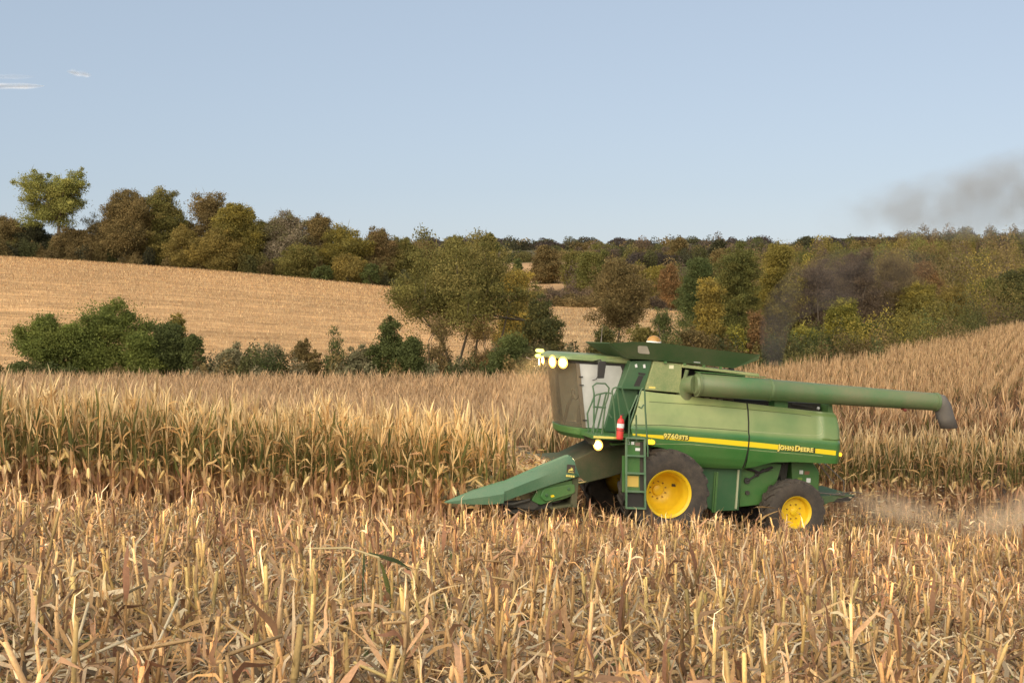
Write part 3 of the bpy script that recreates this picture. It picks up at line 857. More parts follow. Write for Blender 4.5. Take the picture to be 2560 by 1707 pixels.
    if style in ('airy', 'bare', 'sparse', 'vase', 'leaning', 'tall'):
        # fine leafy twigs feathering the outline
        cs_ = np.array([c for c, _ in lobes]); rs_ = np.array([r for _, r in lobes])
        n = 420; k_ = rng.integers(0, len(lobes), n)
        d = rng.normal(0, 1, (n, 3)); d[:, 2] = np.abs(d[:, 2]); d /= np.linalg.norm(d, axis=1, keepdims=True)
        p0 = cs_[k_] + d * rs_[k_][:, None] * rng.uniform(.5, .95, (n, 1))
        L_ = rs_[k_] * rng.uniform(.35, .85, n) + ls
        v, f, c = ribbons(rng, p0, np.arctan2(d[:, 1], d[:, 0]), np.arcsin(d[:, 2]) * .6 + .5, np.arcsin(d[:, 2]) * .5 + .3, L_, np.full(n, max(.05, ls * .32)),
                          pal[rng.integers(0, len(pal), n)] * np.exp(rng.normal(0, .2, (n, 1))), K=3, wave=.2)
        cr.add(v, f, c)
    cr.build("crown", M_LEAF, root)
    return cr.n

TREES = [
    ('tall_tree', -116.3, 338.0, 25.6, 18.7, 'olivelight', 'tall',
     'tall lone tree with clumped pale green crown rising above the hilltop tree line'),
    ('hill_tree', -132.0, 346.0, 10.5, 14.1, 'brownolive', 'bushy',
     'low brownish tree at the far left end of the hilltop tree line'),
    ('hill_tree', -126.6, 348.0, 9.5, 11.9, 'dark', 'bushy',
     "small dark olive tree just left of the tall lone tree's trunk"),
    ('hill_tree', -112.6, 338.0, 7.9, 15.9, 'brown', 'bushy',
     'low rusty brown tree at the foot of the tall lone tree'),
    ('hill_tree', -109.6, 346.0, 12.6, 13.4, 'grey', 'sparse',
     'thin sparse twiggy tree between the tall lone tree and the broad brown one'),
    ('hill_tree', -99.0, 340.0, 18.7, 21.9, 'brownolive', 'airy',
     'broad feathery brown-olive tree right of the thin twiggy tree'),
    ('hill_tree', -90.3, 342.0, 19.5, 19.8, 'olive', 'airy',
     'full olive green tree with leafy top, second highest stretch of the hilltop line'),
    ('hill_tree', -82.7, 332.0, 10.5, 11.4, 'gold', 'bushy',
     'low golden yellow shrubby tree in front of the olive tree on the hill'),
    ('hill_tree', -78.9, 344.0, 19.4, 17.7, 'brown', 'airy',
     'round topped brown tree with bare twig ends on the hill'),
    ('hill_tree', -70.3, 338.0, 17.5, 18.1, 'goldolive', 'airy',
     'golden olive tree with a pointed green sprig on top'),
    ('hill_tree', -73.2, 331.0, 10.6, 14.2, 'gold', 'bushy',
     'short gold green tree standing in front of the brown one'),
    ('hill_tree', -65.3, 344.0, 13.1, 11.8, 'olive', 'airy',
     'narrow olive tree filling the dip after the golden olive tree'),
    ('hill_tree', -58.7, 342.0, 15.7, 18.3, 'grey', 'airy',
     'greyish half-bare tree with feathery twigs along its top'),
    ('hill_tree', -50.0, 342.0, 16.0, 13.2, 'brownolive', 'airy',
     'brown-olive tree with one pale plume standing up from its crown'),
    ('hill_tree', -53.0, 331.0, 8.5, 12.8, 'olive', 'bushy',
     'dull olive tree in front of the half-bare grey tree'),
    ('hill_tree', -43.0, 338.0, 14.2, 15.9, 'goldolive', 'airy',
     'yellow-green tree sloping down to the right on the hill'),
    ('hill_tree', -34.7, 342.0, 14.3, 12.5, 'rust', 'airy',
     'reddish brown tree near the low end of the hilltop line'),
    ('hill_tree', -28.5, 345.0, 13.0, 14.1, 'olive', 'airy',
     'olive tree where the hilltop line meets the valley woods'),
    ('hill_shrub', -46.5, 325.0, 3.6, 5.4, 'evergreen', 'bushy',
     'small dark green bush at the field edge under the hilltop trees'),
    ('hill_shrub', -34.9, 325.0, 6.0, 5.0, 'evergreen', 'bushy',
     'upright dark green bush at the lower end of the field edge'),
    ('hill_tree', -40.5, 327.0, 6.9, 11.2, 'gold', 'bushy',
     'low golden shrub between the two dark green bushes'),
    ('willow_bush', -31.0, 100.0, 7.7, 8.7, 'willow', 'dense',
     'large rounded green bush, tallest of the clump behind the standing corn'),
    ('willow_bush', -34.6, 98.0, 6.2, 6.2, 'willow', 'dense',
     'lighter green bush forming the left end of the green clump'),
    ('willow_bush', -25.6, 99.0, 6.0, 4.6, 'evergreen', 'dense',
     'dark green bush at the right end of the green clump'),
    ('willow_bush', -23.4, 97.0, 4.9, 2.3, 'evergreen', 'dense',
     'small dark bush with round head, rightmost of the green clump'),
    ('willow_bush', -35.4, 95.0, 2.9, 3.2, 'evergreen', 'dense',
     'low dark bush at the left foot of the green clump'),
    ('willow_bush', -27.3, 97.0, 5.0, 3.3, 'willow', 'dense',
     'low green bush filling the gap between the large rounded bush and dark bush'),
    ('yellow_shrub', -26.4, 104.0, 6.2, 1.5, 'goldolive', 'airy',
     'thin yellowing shrub poking up behind the dark green bush'),
    ('creek_brush', -20.6, 97.0, 3.8, 3.9, 'greybrush', 'bushy',
     'grey-green brush right beside the dark round bush'),
    ('creek_brush', -18.0, 98.0, 4.1, 4.2, 'greybrush', 'sparse',
     'pale twiggy brush in front of the harvested hill'),
    ('creek_brush', -15.2, 97.0, 4.4, 3.2, 'brownolive', 'bushy',
     'brown-green brush left of the dark sprouting shrub'),
    ('sprouting_shrub', -12.9, 96.0, 5.4, 2.1, 'evergreen', 'sparse',
     'dark leafy shrub with sprouting shoots standing above the brush'),
    ('creek_brush', -11.2, 97.0, 3.9, 3.2, 'greybrush', 'bushy',
     'low brush tucked left of the pointed green bush'),
    ('pointed_bush', -9.0, 97.0, 6.5, 4.5, 'evergreen', 'cone',
     'dark green bush with a pointed top and steep left side'),
    ('creek_bush', -7.3, 96.0, 4.9, 3.4, 'evergreen', 'dense',
     'dark green bush leaning on the right of the pointed bush'),
    ('leaning_tree', -3.4, 102.0, 11.6, 12.4, 'olive', 'leaning',
     'wide crowned creek tree with bare leaning trunks and open lower half'),
    ('creek_shrub', -5.5, 98.0, 6.2, 4.0, 'brown', 'sparse',
     'brown twiggy shrub under the leaning trunk'),
    ('creek_shrub', -2.2, 99.0, 6.5, 5.5, 'goldbrown', 'sparse',
     'tangled golden brown shrub below the wide creek tree'),
    ('yellow_tree', 0.4, 140.0, 10.3, 5.7, 'yellow', 'airy',
     'bright yellow-topped tree behind the right side of the wide creek tree'),
    ('dark_tree', 2.2, 100.0, 7.3, 4.6, 'darkolive', 'airy',
     'dark leafy tree between the wide creek tree and the cab lights'),
    ('creek_bush', 0.1, 96.0, 4.8, 3.9, 'evergreen', 'dense',
     'low dark green bush at the field edge left of the cab lights'),
    ('bushy_tree', 6.8, 97.0, 5.2, 3.0, 'darkolive', 'dense',
     'dark bush behind the front of the grain tank'),
    ('crooked_tree', 9.2, 112.0, 10.5, 7.0, 'brownolive', 'vase',
     'spreading brown-green tree on a bare forked trunk behind the grain tank'),
    ('olive_bush', 9.7, 98.0, 5.2, 4.0, 'olive', 'bushy',
     'olive bush rising behind the middle of the grain tank'),
    ('leafy_shrub', 11.1, 97.0, 6.4, 2.2, 'evergreen', 'sparse',
     'dark green leafy shrub with upright shoots above the beacon'),
    ('olive_bush', 13.4, 98.0, 4.9, 4.0, 'brownolive', 'bushy',
     'brown-olive bush behind the beacon'),
    ('yellow_tree', 16.2, 108.0, 8.7, 3.0, 'yellow', 'airy',
     'yellow tree with thin dark stem left of the woodland edge'),
    ('woodland_tree', 21.1, 122.0, 11.8, 6.8, 'olivemid', 'tallbush',
     'tall olive tree at the left edge of the woodland'),
    ('woodland_tree', 27.1, 135.0, 13.0, 6.2, 'goldolive', 'tallbush',
     'tall golden olive tree crowning the left of the woodland'),
    ('woodland_shrub', 18.0, 106.0, 4.9, 2.3, 'yellowgreen', 'airy',
     "yellow-green shrub behind the grain tank's rear end"),
    ('woodland_shrub', 19.6, 106.0, 5.9, 1.8, 'orange', 'airy',
     'small orange-leaved sapling near the smoke column'),
    ('woodland_tree', 31.3, 135.0, 10.2, 6.5, 'purple', 'bare',
     'purplish half-bare tree right behind the smoke column'),
    ('woodland_tree', 39.0, 150.0, 11.6, 9.4, 'purple', 'bare',
     'broad purplish brown tree, highest of the half-bare ones'),
    ('woodland_tree', 45.4, 155.0, 10.8, 9.2, 'brown', 'bare',
     'brown half-bare tree right of the broad purplish one'),
    ('woodland_tree', 32.0, 128.0, 6.3, 5.2, 'yellowgreen', 'airy',
     'yellow-green tree at the foot of the purplish woodland'),
    ('woodland_shrub', 26.0, 118.0, 4.3, 3.9, 'yellowgreen', 'airy',
     'low yellow-green shrub beside the smoke column'),
    ('woodland_shrub', 35.7, 130.0, 4.1, 4.3, 'evergreen', 'bushy',
     "dark green shrub along the woodland's lower edge"),
    ('woodland_tree', 46.2, 150.0, 7.3, 7.8, 'goldolive', 'airy',
     'golden olive tree with layered branches near the corn hill'),
    ('woodland_tree', 53.2, 160.0, 7.1, 6.5, 'gold', 'airy',
     'golden tree at the tip of the woodland above the corn'),
    ('woodland_tree', 65.7, 210.0, 10.6, 7.0, 'orange', 'airy',
     'orange-brown tree rising behind the golden ones'),
    ('woodland_tree', 77.1, 215.0, 7.3, 9.1, 'olivemid', 'bushy',
     'rounded olive green tree right of the golden tree'),
    ('woodland_tree', 82.1, 215.0, 8.8, 9.5, 'darkolive', 'bushy',
     'dark green tree at the right edge above the corn'),
    ('woodland_tree', 91.5, 270.0, 8.1, 11.0, 'brown', 'airy',
     'russet brown tree behind the rounded olive tree'),
    ('woodland_tree', 106.4, 290.0, 8.5, 11.8, 'rust', 'airy',
     'rust coloured tree high on the right slope'),
    ('woodland_tree', 30.4, 215.0, 11.8, 7.9, 'darkgreen', 'dense',
     'dark green round tree left of the tall olive tree'),
    ('woodland_tree', 31.2, 260.0, 9.7, 5.8, 'orange', 'airy',
     'orange-brown tree above the middle stubble field'),
    ('woodland_tree', 41.0, 260.0, 12.2, 8.6, 'brownolive', 'bushy',
     'brown-olive tree behind the dark green round tree'),
    ('valley_tree', -6.9, 400.0, 18.1, 9.2, 'olivemid', 'dense',
     'rounded green tree standing alone above the valley woods'),
    ('valley_tree', -17.0, 395.0, 17.0, 10.2, 'olive', 'airy',
     'loose topped olive tree left of the rounded green one'),
    ('valley_tree', -23.3, 370.0, 13.5, 12.3, 'brownolive', 'bushy',
     'brown-olive tree at the left of the valley woods'),
    ('valley_tree', -11.5, 365.0, 12.6, 14.8, 'goldolive', 'bushy',
     'golden olive tree below the rounded green tree'),
    ('valley_tree', 1.5, 330.0, 9.8, 4.9, 'evergreen', 'cone',
     'small dark tree standing in the upper stubble field'),
    ('valley_tree', 18.7, 300.0, 11.8, 12.2, 'olivemid', 'bushy',
     'olive tree at the right side of the upper stubble field'),
    ('valley_tree', 25.2, 290.0, 8.4, 13.9, 'brownolive', 'bushy',
     'broad brown-olive tree on the hedge above the middle stubble field'),
    ('valley_tree', 30.9, 285.0, 8.1, 9.5, 'goldolive', 'bushy',
     'golden olive tree on the hedge left of the orange tree'),
    ('valley_tree', 11.7, 480.0, 13.4, 16.0, 'brownolive', 'bushy',
     'brown-olive tree above the upper stubble field'),
    ('valley_tree', 20.9, 440.0, 12.7, 13.0, 'olive', 'bushy',
     'olive tree at the upper right corner of the upper stubble field'),
    ('ridge_tree', 87.5, 560.0, 11.5, 8.7, 'dark', 'dense',
     'small dark round tree on the skyline right of the farmhouse'),
    ('ridge_tree', 78.4, 620.0, 11.6, 12.6, 'brownolive', 'airy',
     'flat topped skyline tree right of the farmhouse'),
    ('ridge_tree', 124.4, 560.0, 10.5, 12.4, 'dark', 'dense',
     'dark skyline tree at the left end of the right ridge'),
    ('ridge_tree', 135.4, 560.0, 9.4, 15.5, 'purpledark', 'dense',
     'purplish dark skyline tree under the thin left smoke'),
    ('ridge_tree', 149.3, 560.0, 8.9, 16.5, 'purpledark', 'dense',
     'broad dark skyline tree right of the purplish one'),
    ('ridge_tree', 163.1, 560.0, 8.1, 15.5, 'purpledark', 'dense',
     'dark skyline tree below the thickest smoke'),
    ('ridge_tree', 177.0, 560.0, 7.6, 15.5, 'dark', 'dense',
     'dark skyline tree in the middle of the right ridge'),
    ('ridge_tree', 189.9, 560.0, 6.5, 14.5, 'rustdark', 'dense',
     'reddish dark skyline tree right of the ridge middle'),
    ('ridge_tree', 200.9, 560.0, 5.0, 13.4, 'dark', 'dense',
     'dark skyline tree, next to last on the right ridge'),
    ('ridge_tree', 212.0, 560.0, 2.3, 14.5, 'darkolive', 'dense',
     'olive dark skyline tree at the right end of the ridge'),
]
tot = 0
GROUPS = {'hill_tree': "trees in the line along the top of the left hill", 'hill_shrub': "bushes at the field edge under the hilltop trees",
          'willow_bush': "green bushes behind the left corn", 'creek_brush': "brush along the creek", 'creek_bush': "dark bushes along the creek", 'creek_shrub': "shrubs under the wide creek tree",
          'olive_bush': "bushes behind the grain tank", 'woodland_tree': "trees of the right-hand woodland", 'woodland_shrub': "shrubs along the woodland edge",
          'valley_tree': "trees in the valley beyond the hill", 'ridge_tree': "trees on the skyline to the right"}
for i, (nm, X, Y, H, W, pal, st, lab) in enumerate(TREES):
    tot += make_tree(nm, X, Y, H, W, pal, st, lab, 500 + i, group=GROUPS.get(nm))
print("tree verts", tot)

# undergrowth and far-off woods that nobody could count
def canopy_stuff(name, label, cat, spots, seed, density=1.0):
    rng = np.random.default_rng(seed); b = Batch(); tr = Batch()
    for (X, Y, r, h, palname) in spots:
        z = float(gz(X, Y)); pal = np.array(PALS[palname]) * np.array([1.25, 1.2, 1.1])
        pxm = 1320.0 / Y; ls = max(.16, 1.35 / pxm)
        n = int(np.clip(density * 18 * r * max(h, r) / (ls * ls), 20, 2500))
        d = rng.normal(0, 1, (n, 3)); d /= np.linalg.norm(d, axis=1, keepdims=True); d[:, 2] = np.abs(d[:, 2])
        ph = rng.uniform(0, 6.28, 3)
        bump = 1 + .2 * np.sin(4 * d[:, 0] + ph[0]) + .16 * np.sin(7 * d[:, 2] + ph[2])
        p = np.array([X, Y, z]) + d * (bump * rng.random(n) ** .4)[:, None] * np.array([r, r, h])
        p[:, 2] -= rng.random(n) * .1 * h
        col = pal[rng.integers(0, len(pal))] * math.exp(rng.normal(0, .15)) * np.exp(rng.normal(0, .16, (n, 1)))
        a1 = rng.normal(0, 1, (n, 3)); a1 /= np.linalg.norm(a1, axis=1, keepdims=True)
        a2 = np.cross(a1, rng.normal(0, 1, (n, 3))); a2 /= np.linalg.norm(a2, axis=1, keepdims=True)
        sz = ls * rng.uniform(.35, .8, (n, 1))
        v = np.stack([p - a1*sz, p - a2*sz*.6, p + a1*sz, p + a2*sz*.6], 1)
        b.add(v, np.arange(n)[:, None] * 4 + np.arange(4)[None], np.repeat(col[:, None], 4, 1))
    o = b.build(name, M_LEAF)
    tag(o, label, cat, kind='stuff')
    print(name, b.n)

def band(rng, n, u0, u1, Y0, Y1, r, h, pals):
    out_ = []
    for _ in range(n):
        u_ = rng.uniform(u0, u1); Y_ = rng.uniform(Y0, Y1)
        out_.append(((u_ - 1280) / 3300 * Y_, Y_, rng.uniform(*r), rng.uniform(*h), pals[rng.integers(0, len(pals))]))
    return out_
rg = np.random.default_rng(5)
# strip of undergrowth below the hilltop trees
canopy_stuff("hilltop_undergrowth", "dark tangled undergrowth below the hilltop trees", "undergrowth",
    band(rg, 120, -60, 1010, 328, 345, (1.5, 3.0), (2.5, 5.5), ['brownolive', 'brown', 'dark', 'darkolive']), 6)
canopy_stuff("creekside_brush", "low tangled brush filling the creek line between the bushes", "brush",
    band(rg, 110, 480, 1420, 93, 101, (.7, 1.5), (2.0, 3.5), ['greybrush', 'brownolive', 'darkolive', 'evergreen', 'greybrush'])
    + band(rg, 30, -60, 480, 93, 101, (.7, 1.5), (1.8, 2.8), ['evergreen', 'brownolive', 'darkolive'])
    + band(rg, 80, 1400, 2200, 98, 112, (1.0, 1.8), (2.4, 4.4), ['evergreen', 'brownolive', 'darkolive']), 7)
canopy_stuff("hedgerow", "low brown hedge above the middle stubble field", "hedge",
    band(rg, 70, 1330, 1760, 268, 285, (1.6, 3.0), (2.0, 3.6), ['brown', 'brownolive', 'purple']), 8)
canopy_stuff("valley_woods", "mixed olive and brown woods filling the valley in the middle distance", "woods",
    band(rg, 120, 880, 1260, 350, 425, (3, 5), (5, 9), ['olive', 'brownolive', 'goldolive', 'olivemid'])
    + band(rg, 75, 1000, 1800, 710, 860, (5, 9), (5, 8), ['brownolive', 'olive', 'purple', 'darkolive'])
    + band(rg, 110, 1440, 1900, 300, 420, (3, 6), (4, 8), ['brownolive', 'olive', 'brown', 'goldolive', 'purple']), 9)
canopy_stuff("hillside_woods", "autumn coloured woods covering the slope on the right", "woods",
    band(rg, 330, 1800, 2700, 175, 560, (3.5, 6.5), (6, 11), ['brown', 'brownolive', 'olivemid', 'goldolive', 'purple', 'darkolive', 'rust', 'gold'])
    + band(rg, 80, 1690, 2460, 120, 172, (2, 3.6), (3, 5.5), ['darkolive', 'evergreen', 'olivemid', 'brownolive', 'goldolive'])
    + band(rg, 60, 1560, 2700, 540, 640, (5, 8), (6, 9), ['purpledark', 'dark', 'darkolive']), 10)
canopy_stuff("horizon_woods", "far-off dark tree clumps along the horizon", "woods",
    band(rg, 46, 850, 1900, 1250, 1500, (8, 16), (7, 13), ['purpledark', 'dark', 'brownolive'])
    + band(rg, 70, -700, 3200, 2350, 2500, (14, 30), (8, 15), ['purpledark', 'dark'])
    + band(rg, 26, 1470, 1900, 880, 960, (6, 10), (8, 14), ['darkolive', 'brownolive', 'dark', 'purple']), 12, .7)

# broken stalks left on the harvested hill, in rows that follow the slope
def hill_stubble():
    rng = np.random.default_rng(21); b = Batch()
    N = 170000
    uu = rng.uniform(-60, 1960, N); Y = 104 + (262 - 104 + 62) * rng.random(N) ** .8
    X = (uu - 1280) / 3300 * Y
    ok = ((uu < 1290) & (Y < 324)) | ((uu >= 1290) & (Y > 126) & (Y < 262))
    X, Y = X[ok], Y[ok]
    row = np.round((Y + .10 * X + 2.0 * np.sin(X * .03)) / 1.52) * 1.52          # gather on rows
    Y = row - .10 * X - 2.0 * np.sin(X * .03) + rng.normal(0, .42, len(X))
    n = len(X)
    base = np.stack([X, Y, gz(X, Y)], -1)
    pal = np.concatenate([STRAW * 1.15, PALE, PALE[:1] * 1.1, HUSK, HUSK * .6, GREY]) * np.array([1.0, .92, .80])
    k = np.clip(Y / 150, .9, 2)
    v, f, c = ribbons(rng, base, rng.uniform(0, 6.28, n), np.radians(rng.uniform(25, 88, n)), np.radians(rng.uniform(-20, 60, n)),
                      rng.uniform(.2, .42, n) * k ** .4, rng.uniform(.06, .13, n) * k, pick(rng, pal, n, .28), K=1)
    b.add(v, f, c)
    tag(b.build("hill_corn_stubble", M_DRY), "pale corn stubble left in contour rows on the harvested hills", "stubble", kind='stuff')
hill_stubble()

# tiny farm building on the skyline
def farm_shed():
    X, Y = (1545 - 1280) / 3300 * 905, 905.0
    z = float(gz(X, Y))
    r_ = empty("farm_shed", (X, Y, z)); tag(r_, "tiny white farm shed in front of the skyline trees", "shed")
    MB().box(-4.5, 4.5, -3, 3, 0, 3.4).build("wall", paint("white_siding", (.78, .77, .74), .05, .6), r_)
    b = MB(); b.add([(-4.8,-3.3,3.4),(4.8,-3.3,3.4),(4.8,0,5.4),(-4.8,0,5.4),(4.8,3.3,3.4),(-4.8,3.3,3.4)],
                    [(0,1,2,3),(3,2,4,5),(0,3,5),(1,4,2)])
    b.build("roof", paint("shed_roof", (.6, .6, .6), .1, .5), r_)
    MB().box(-1.2, 1.2, -3.08, -3.0, 0, 2.6).build("door", paint("shed_door", (.3, .3, .3), .1, .6), r_)
farm_shed()

# ================================================================ combine harvester (x forward, y to its left = towards the camera, z up)
GREEN_P = paint("green_paint", (0.020, 0.150, 0.030), 0.26, 0.28, (0.25, 0.24, 0.10), 0.9, coat=0.15)
GREEN_D = paint("green_paint_dark", (0.016, 0.105, 0.035), 0.25, 0.35, (0.16, 0.16, 0.09), 1.3)
GREEN_TEAL = paint("green_poly_hood", (0.035, 0.15, 0.075), 0.28, 0.42, (0.25, 0.27, 0.17), 1.1)
GREEN_TUBE = paint("green_auger_paint", (0.04, 0.17, 0.05), 0.55, 0.35, (0.22, 0.18, 0.10), 0.7, coat=0.3)
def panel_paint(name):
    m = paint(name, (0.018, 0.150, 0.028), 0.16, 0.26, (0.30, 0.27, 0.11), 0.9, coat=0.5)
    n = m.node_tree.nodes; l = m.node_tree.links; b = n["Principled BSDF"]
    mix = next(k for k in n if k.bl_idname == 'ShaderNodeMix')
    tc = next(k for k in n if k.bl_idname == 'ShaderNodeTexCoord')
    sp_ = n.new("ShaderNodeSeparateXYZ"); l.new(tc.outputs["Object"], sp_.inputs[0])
    # sky and sun sheen plus dust, painted above the crease, stronger towards the front
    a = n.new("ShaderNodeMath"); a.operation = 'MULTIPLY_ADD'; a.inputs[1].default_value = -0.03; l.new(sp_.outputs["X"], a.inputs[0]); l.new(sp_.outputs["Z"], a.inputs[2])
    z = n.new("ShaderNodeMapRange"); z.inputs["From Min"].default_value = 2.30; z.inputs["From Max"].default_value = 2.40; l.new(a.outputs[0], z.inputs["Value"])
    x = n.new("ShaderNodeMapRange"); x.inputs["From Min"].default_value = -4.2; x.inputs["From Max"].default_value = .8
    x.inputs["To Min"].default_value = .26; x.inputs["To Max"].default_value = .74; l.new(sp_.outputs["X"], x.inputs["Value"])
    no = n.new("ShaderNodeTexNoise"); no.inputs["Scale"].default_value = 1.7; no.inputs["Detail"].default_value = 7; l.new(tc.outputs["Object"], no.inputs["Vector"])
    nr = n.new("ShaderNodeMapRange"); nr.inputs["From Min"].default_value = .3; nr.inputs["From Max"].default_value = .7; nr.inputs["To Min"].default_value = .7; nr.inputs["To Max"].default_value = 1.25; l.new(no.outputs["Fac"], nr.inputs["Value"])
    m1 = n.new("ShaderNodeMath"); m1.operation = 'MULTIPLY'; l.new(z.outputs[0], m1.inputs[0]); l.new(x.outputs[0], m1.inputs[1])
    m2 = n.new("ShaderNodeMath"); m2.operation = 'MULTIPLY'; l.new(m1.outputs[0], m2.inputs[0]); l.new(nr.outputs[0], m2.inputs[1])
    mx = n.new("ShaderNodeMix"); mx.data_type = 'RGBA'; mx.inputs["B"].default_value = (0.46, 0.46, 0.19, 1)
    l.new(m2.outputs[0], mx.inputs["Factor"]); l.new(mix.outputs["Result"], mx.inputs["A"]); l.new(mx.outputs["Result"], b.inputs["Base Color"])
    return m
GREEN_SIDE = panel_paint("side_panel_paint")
GREEN_TANK = paint("dusty_tank_paint", (0.05, 0.16, 0.04), 0.75, 0.4, (0.36, 0.36, 0.16), 1.2, coat=.3)
YELLOW = paint("yellow_wheel_paint", (0.80, 0.53, 0.010), 0.12, 0.4, (0.40, 0.26, 0.08), 1.6)
STRIPE = paint("yellow_decal", (0.85, 0.62, 0.01), 0.06, 0.35, (0.5, 0.35, 0.1), 3)
LETTER = paint("pale_yellow_decal", (0.80, 0.66, 0.16), 0.03, 0.4)
RUBBER = paint("tyre_rubber", (0.020, 0.019, 0.020), 0.42, 0.8, (0.13, 0.10, 0.07), 5)
BLACK = paint("black_plastic", (0.018, 0.017, 0.017), 0.2, 0.6, (0.10, 0.08, 0.06), 2)
DARK = paint("dark_machinery", (0.03, 0.032, 0.028), 0.35, 0.8, (0.10, 0.08, 0.055), 3)
STEEL = paint("worn_steel", (0.20, 0.18, 0.16), 0.4, 0.5, (0.22, 0.16, 0.1), 3, metal=0.6)
GREYRUB = paint("grey_rubber_spout", (0.11, 0.10, 0.095), 0.35, 0.75, (0.2, 0.17, 0.13), 3)
WHITE = paint("white_label", (0.78, 0.78, 0.74), 0.06, 0.5)
RED = paint("red_paint", (0.62, 0.035, 0.03), 0.06, 0.35)
LADP = paint("ladder_paint", (0.05, 0.16, 0.07), 0.35, 0.4, (0.28, 0.30, 0.2), 2)
RAIL = paint("rail_paint", (0.03, 0.12, 0.05), 0.2, 0.4)
AMBER = glow("amber_lens", (1.0, 0.50, 0.02), 1.2)
LAMP = glow("work_lamp_lens", (1.0, 0.80, 0.42), 9.0)
HALO = glow("lamp_halo_glow", (1.0, 0.52, 0.10), 1.6)  # emissive orange standing in for the halo round a lamp
YLAMP = glow("yellow_flasher_lens", (0.95, 0.95, 0.12), 3.0)
def dusty_glass(name, col, a, rough):
    m, n, l, b = newmat(name)
    b.inputs["Base Color"].default_value = (*col, 1); b.inputs["Roughness"].default_value = rough
    tr = n.new("ShaderNodeBsdfTransparent"); tr.inputs["Color"].default_value = (.75, .78, .72, 1)
    mx = n.new("ShaderNodeMixShader"); tc = n.new("ShaderNodeTexCoord"); no = n.new("ShaderNodeTexNoise")
    no.inputs["Scale"].default_value = 2.2; no.inputs["Detail"].default_value = 6
    mr = n.new("ShaderNodeMapRange"); mr.inputs["From Min"].default_value = .3; mr.inputs["From Max"].default_value = .7
    mr.inputs["To Min"].default_value = a - .14; mr.inputs["To Max"].default_value = a + .14
    l.new(tc.outputs["Object"], no.inputs["Vector"]); l.new(no.outputs["Fac"], mr.inputs["Value"])
    l.new(mr.outputs[0], mx.inputs[0]); l.new(tr.outputs[0], mx.inputs[1]); l.new(b.outputs[0], mx.inputs[2])
    l.new(mx.outputs[0], n["Material Output"].inputs["Surface"])
    return m
GLASS_SIDE = dusty_glass("dusty_side_glass", (.62, .61, .57), .86, .25)
GLASS_FRONT = dusty_glass("windscreen_glass", (.17, .145, .10), .62, .12)

CH = empty("combine_harvester", (2.865, 29.93, -5.195))
CH.rotation_euler = Matrix(((-0.96794, 0.24192, 0.06768), (-0.24133, -0.97030, 0.01688), (0.06976, 0.0, 0.99756))).to_euler()
tag(CH, "green and yellow combine harvester with a corn header cutting along the edge of standing corn", "combine harvester")

def smooth_interp(x, xs, ys):
    return float(np.interp(x, xs, ys))
# ---- side panels
PZ = [1.45, 1.60, 1.75, 1.95, 2.00, 2.25, 2.29, 2.33, 2.36, 2.6, 2.82, 2.86, 2.90, 3.12]
PY = [1.30, 1.42, 1.48, 1.515, 1.52, 1.52, 1.515, 1.485, 1.465, 1.42, 1.345, 1.335, 1.30, 1.22]
def panel_y(x, z):
    drop = -0.030 * (x + 1.0)                     # the crease lines fall towards the rear
    y = smooth_interp(z - drop * -1 + 0.0, PZ, PY) if False else smooth_interp(z + 0.030 * (-(x)) - 0.02, PZ, PY)
    if z > 2.25:
        e = min(1, max(0, (-3.62 - x) / .07)); e = e * e * (3 - 2 * e)
        y += 0.035 * e
    e = min(1, max(0, (-4.02 - x) / .14)); y -= .10 * e * e
    e = min(1, max(0, (x - .45) / .38)); y -= .05 * e * e
    return y
BX = [-4.12, -3.6, -3.089, -2.56, -2.36, -2.1, -1.85, -1.475, -.80, -.66, -.55, -.37, -.22, -.05, .18, .415, .62, .80]
BZ = [1.73, 1.724, 1.727, 1.706, 1.653, 1.567, 1.515, 1.504, 1.51, 1.56, 1.66, 1.77, 1.85, 1.912, 1.955, 1.993, 2.05, 2.106]
TX = [-4.0, -3.6, -1.92, -.5, .55]; TZ = [2.85, 2.863, 2.957, 3.046, 3.11]
def front_x(z): return smooth_interp(z, [2.10, 2.17, 2.30, 2.55, 2.95, 3.12], [.74, .80, .845, .75, .615, .55])
def rear_x(z): return smooth_interp(z, [1.70, 1.83, 2.45, 2.79, 2.87], [-4.15, -4.17, -4.13, -4.05, -3.98])
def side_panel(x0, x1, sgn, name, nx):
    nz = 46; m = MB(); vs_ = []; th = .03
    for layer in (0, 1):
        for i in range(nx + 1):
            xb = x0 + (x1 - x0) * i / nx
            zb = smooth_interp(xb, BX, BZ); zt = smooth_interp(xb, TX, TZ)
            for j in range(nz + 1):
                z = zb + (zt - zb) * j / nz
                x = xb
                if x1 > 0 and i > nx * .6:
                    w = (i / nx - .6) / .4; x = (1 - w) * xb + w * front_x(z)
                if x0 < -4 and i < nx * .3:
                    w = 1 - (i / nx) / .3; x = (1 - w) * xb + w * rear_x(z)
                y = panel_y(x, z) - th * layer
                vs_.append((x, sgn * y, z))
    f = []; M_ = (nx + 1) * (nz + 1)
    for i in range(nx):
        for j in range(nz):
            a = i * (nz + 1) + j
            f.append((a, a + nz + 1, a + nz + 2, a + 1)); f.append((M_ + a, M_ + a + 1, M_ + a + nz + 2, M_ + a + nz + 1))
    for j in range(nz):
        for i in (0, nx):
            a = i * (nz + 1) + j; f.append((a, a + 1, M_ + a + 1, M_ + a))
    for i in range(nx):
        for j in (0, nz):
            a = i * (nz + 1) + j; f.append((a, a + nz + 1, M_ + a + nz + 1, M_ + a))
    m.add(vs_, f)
    return m.build(name, GREEN_SIDE, CH, True, angle=50)
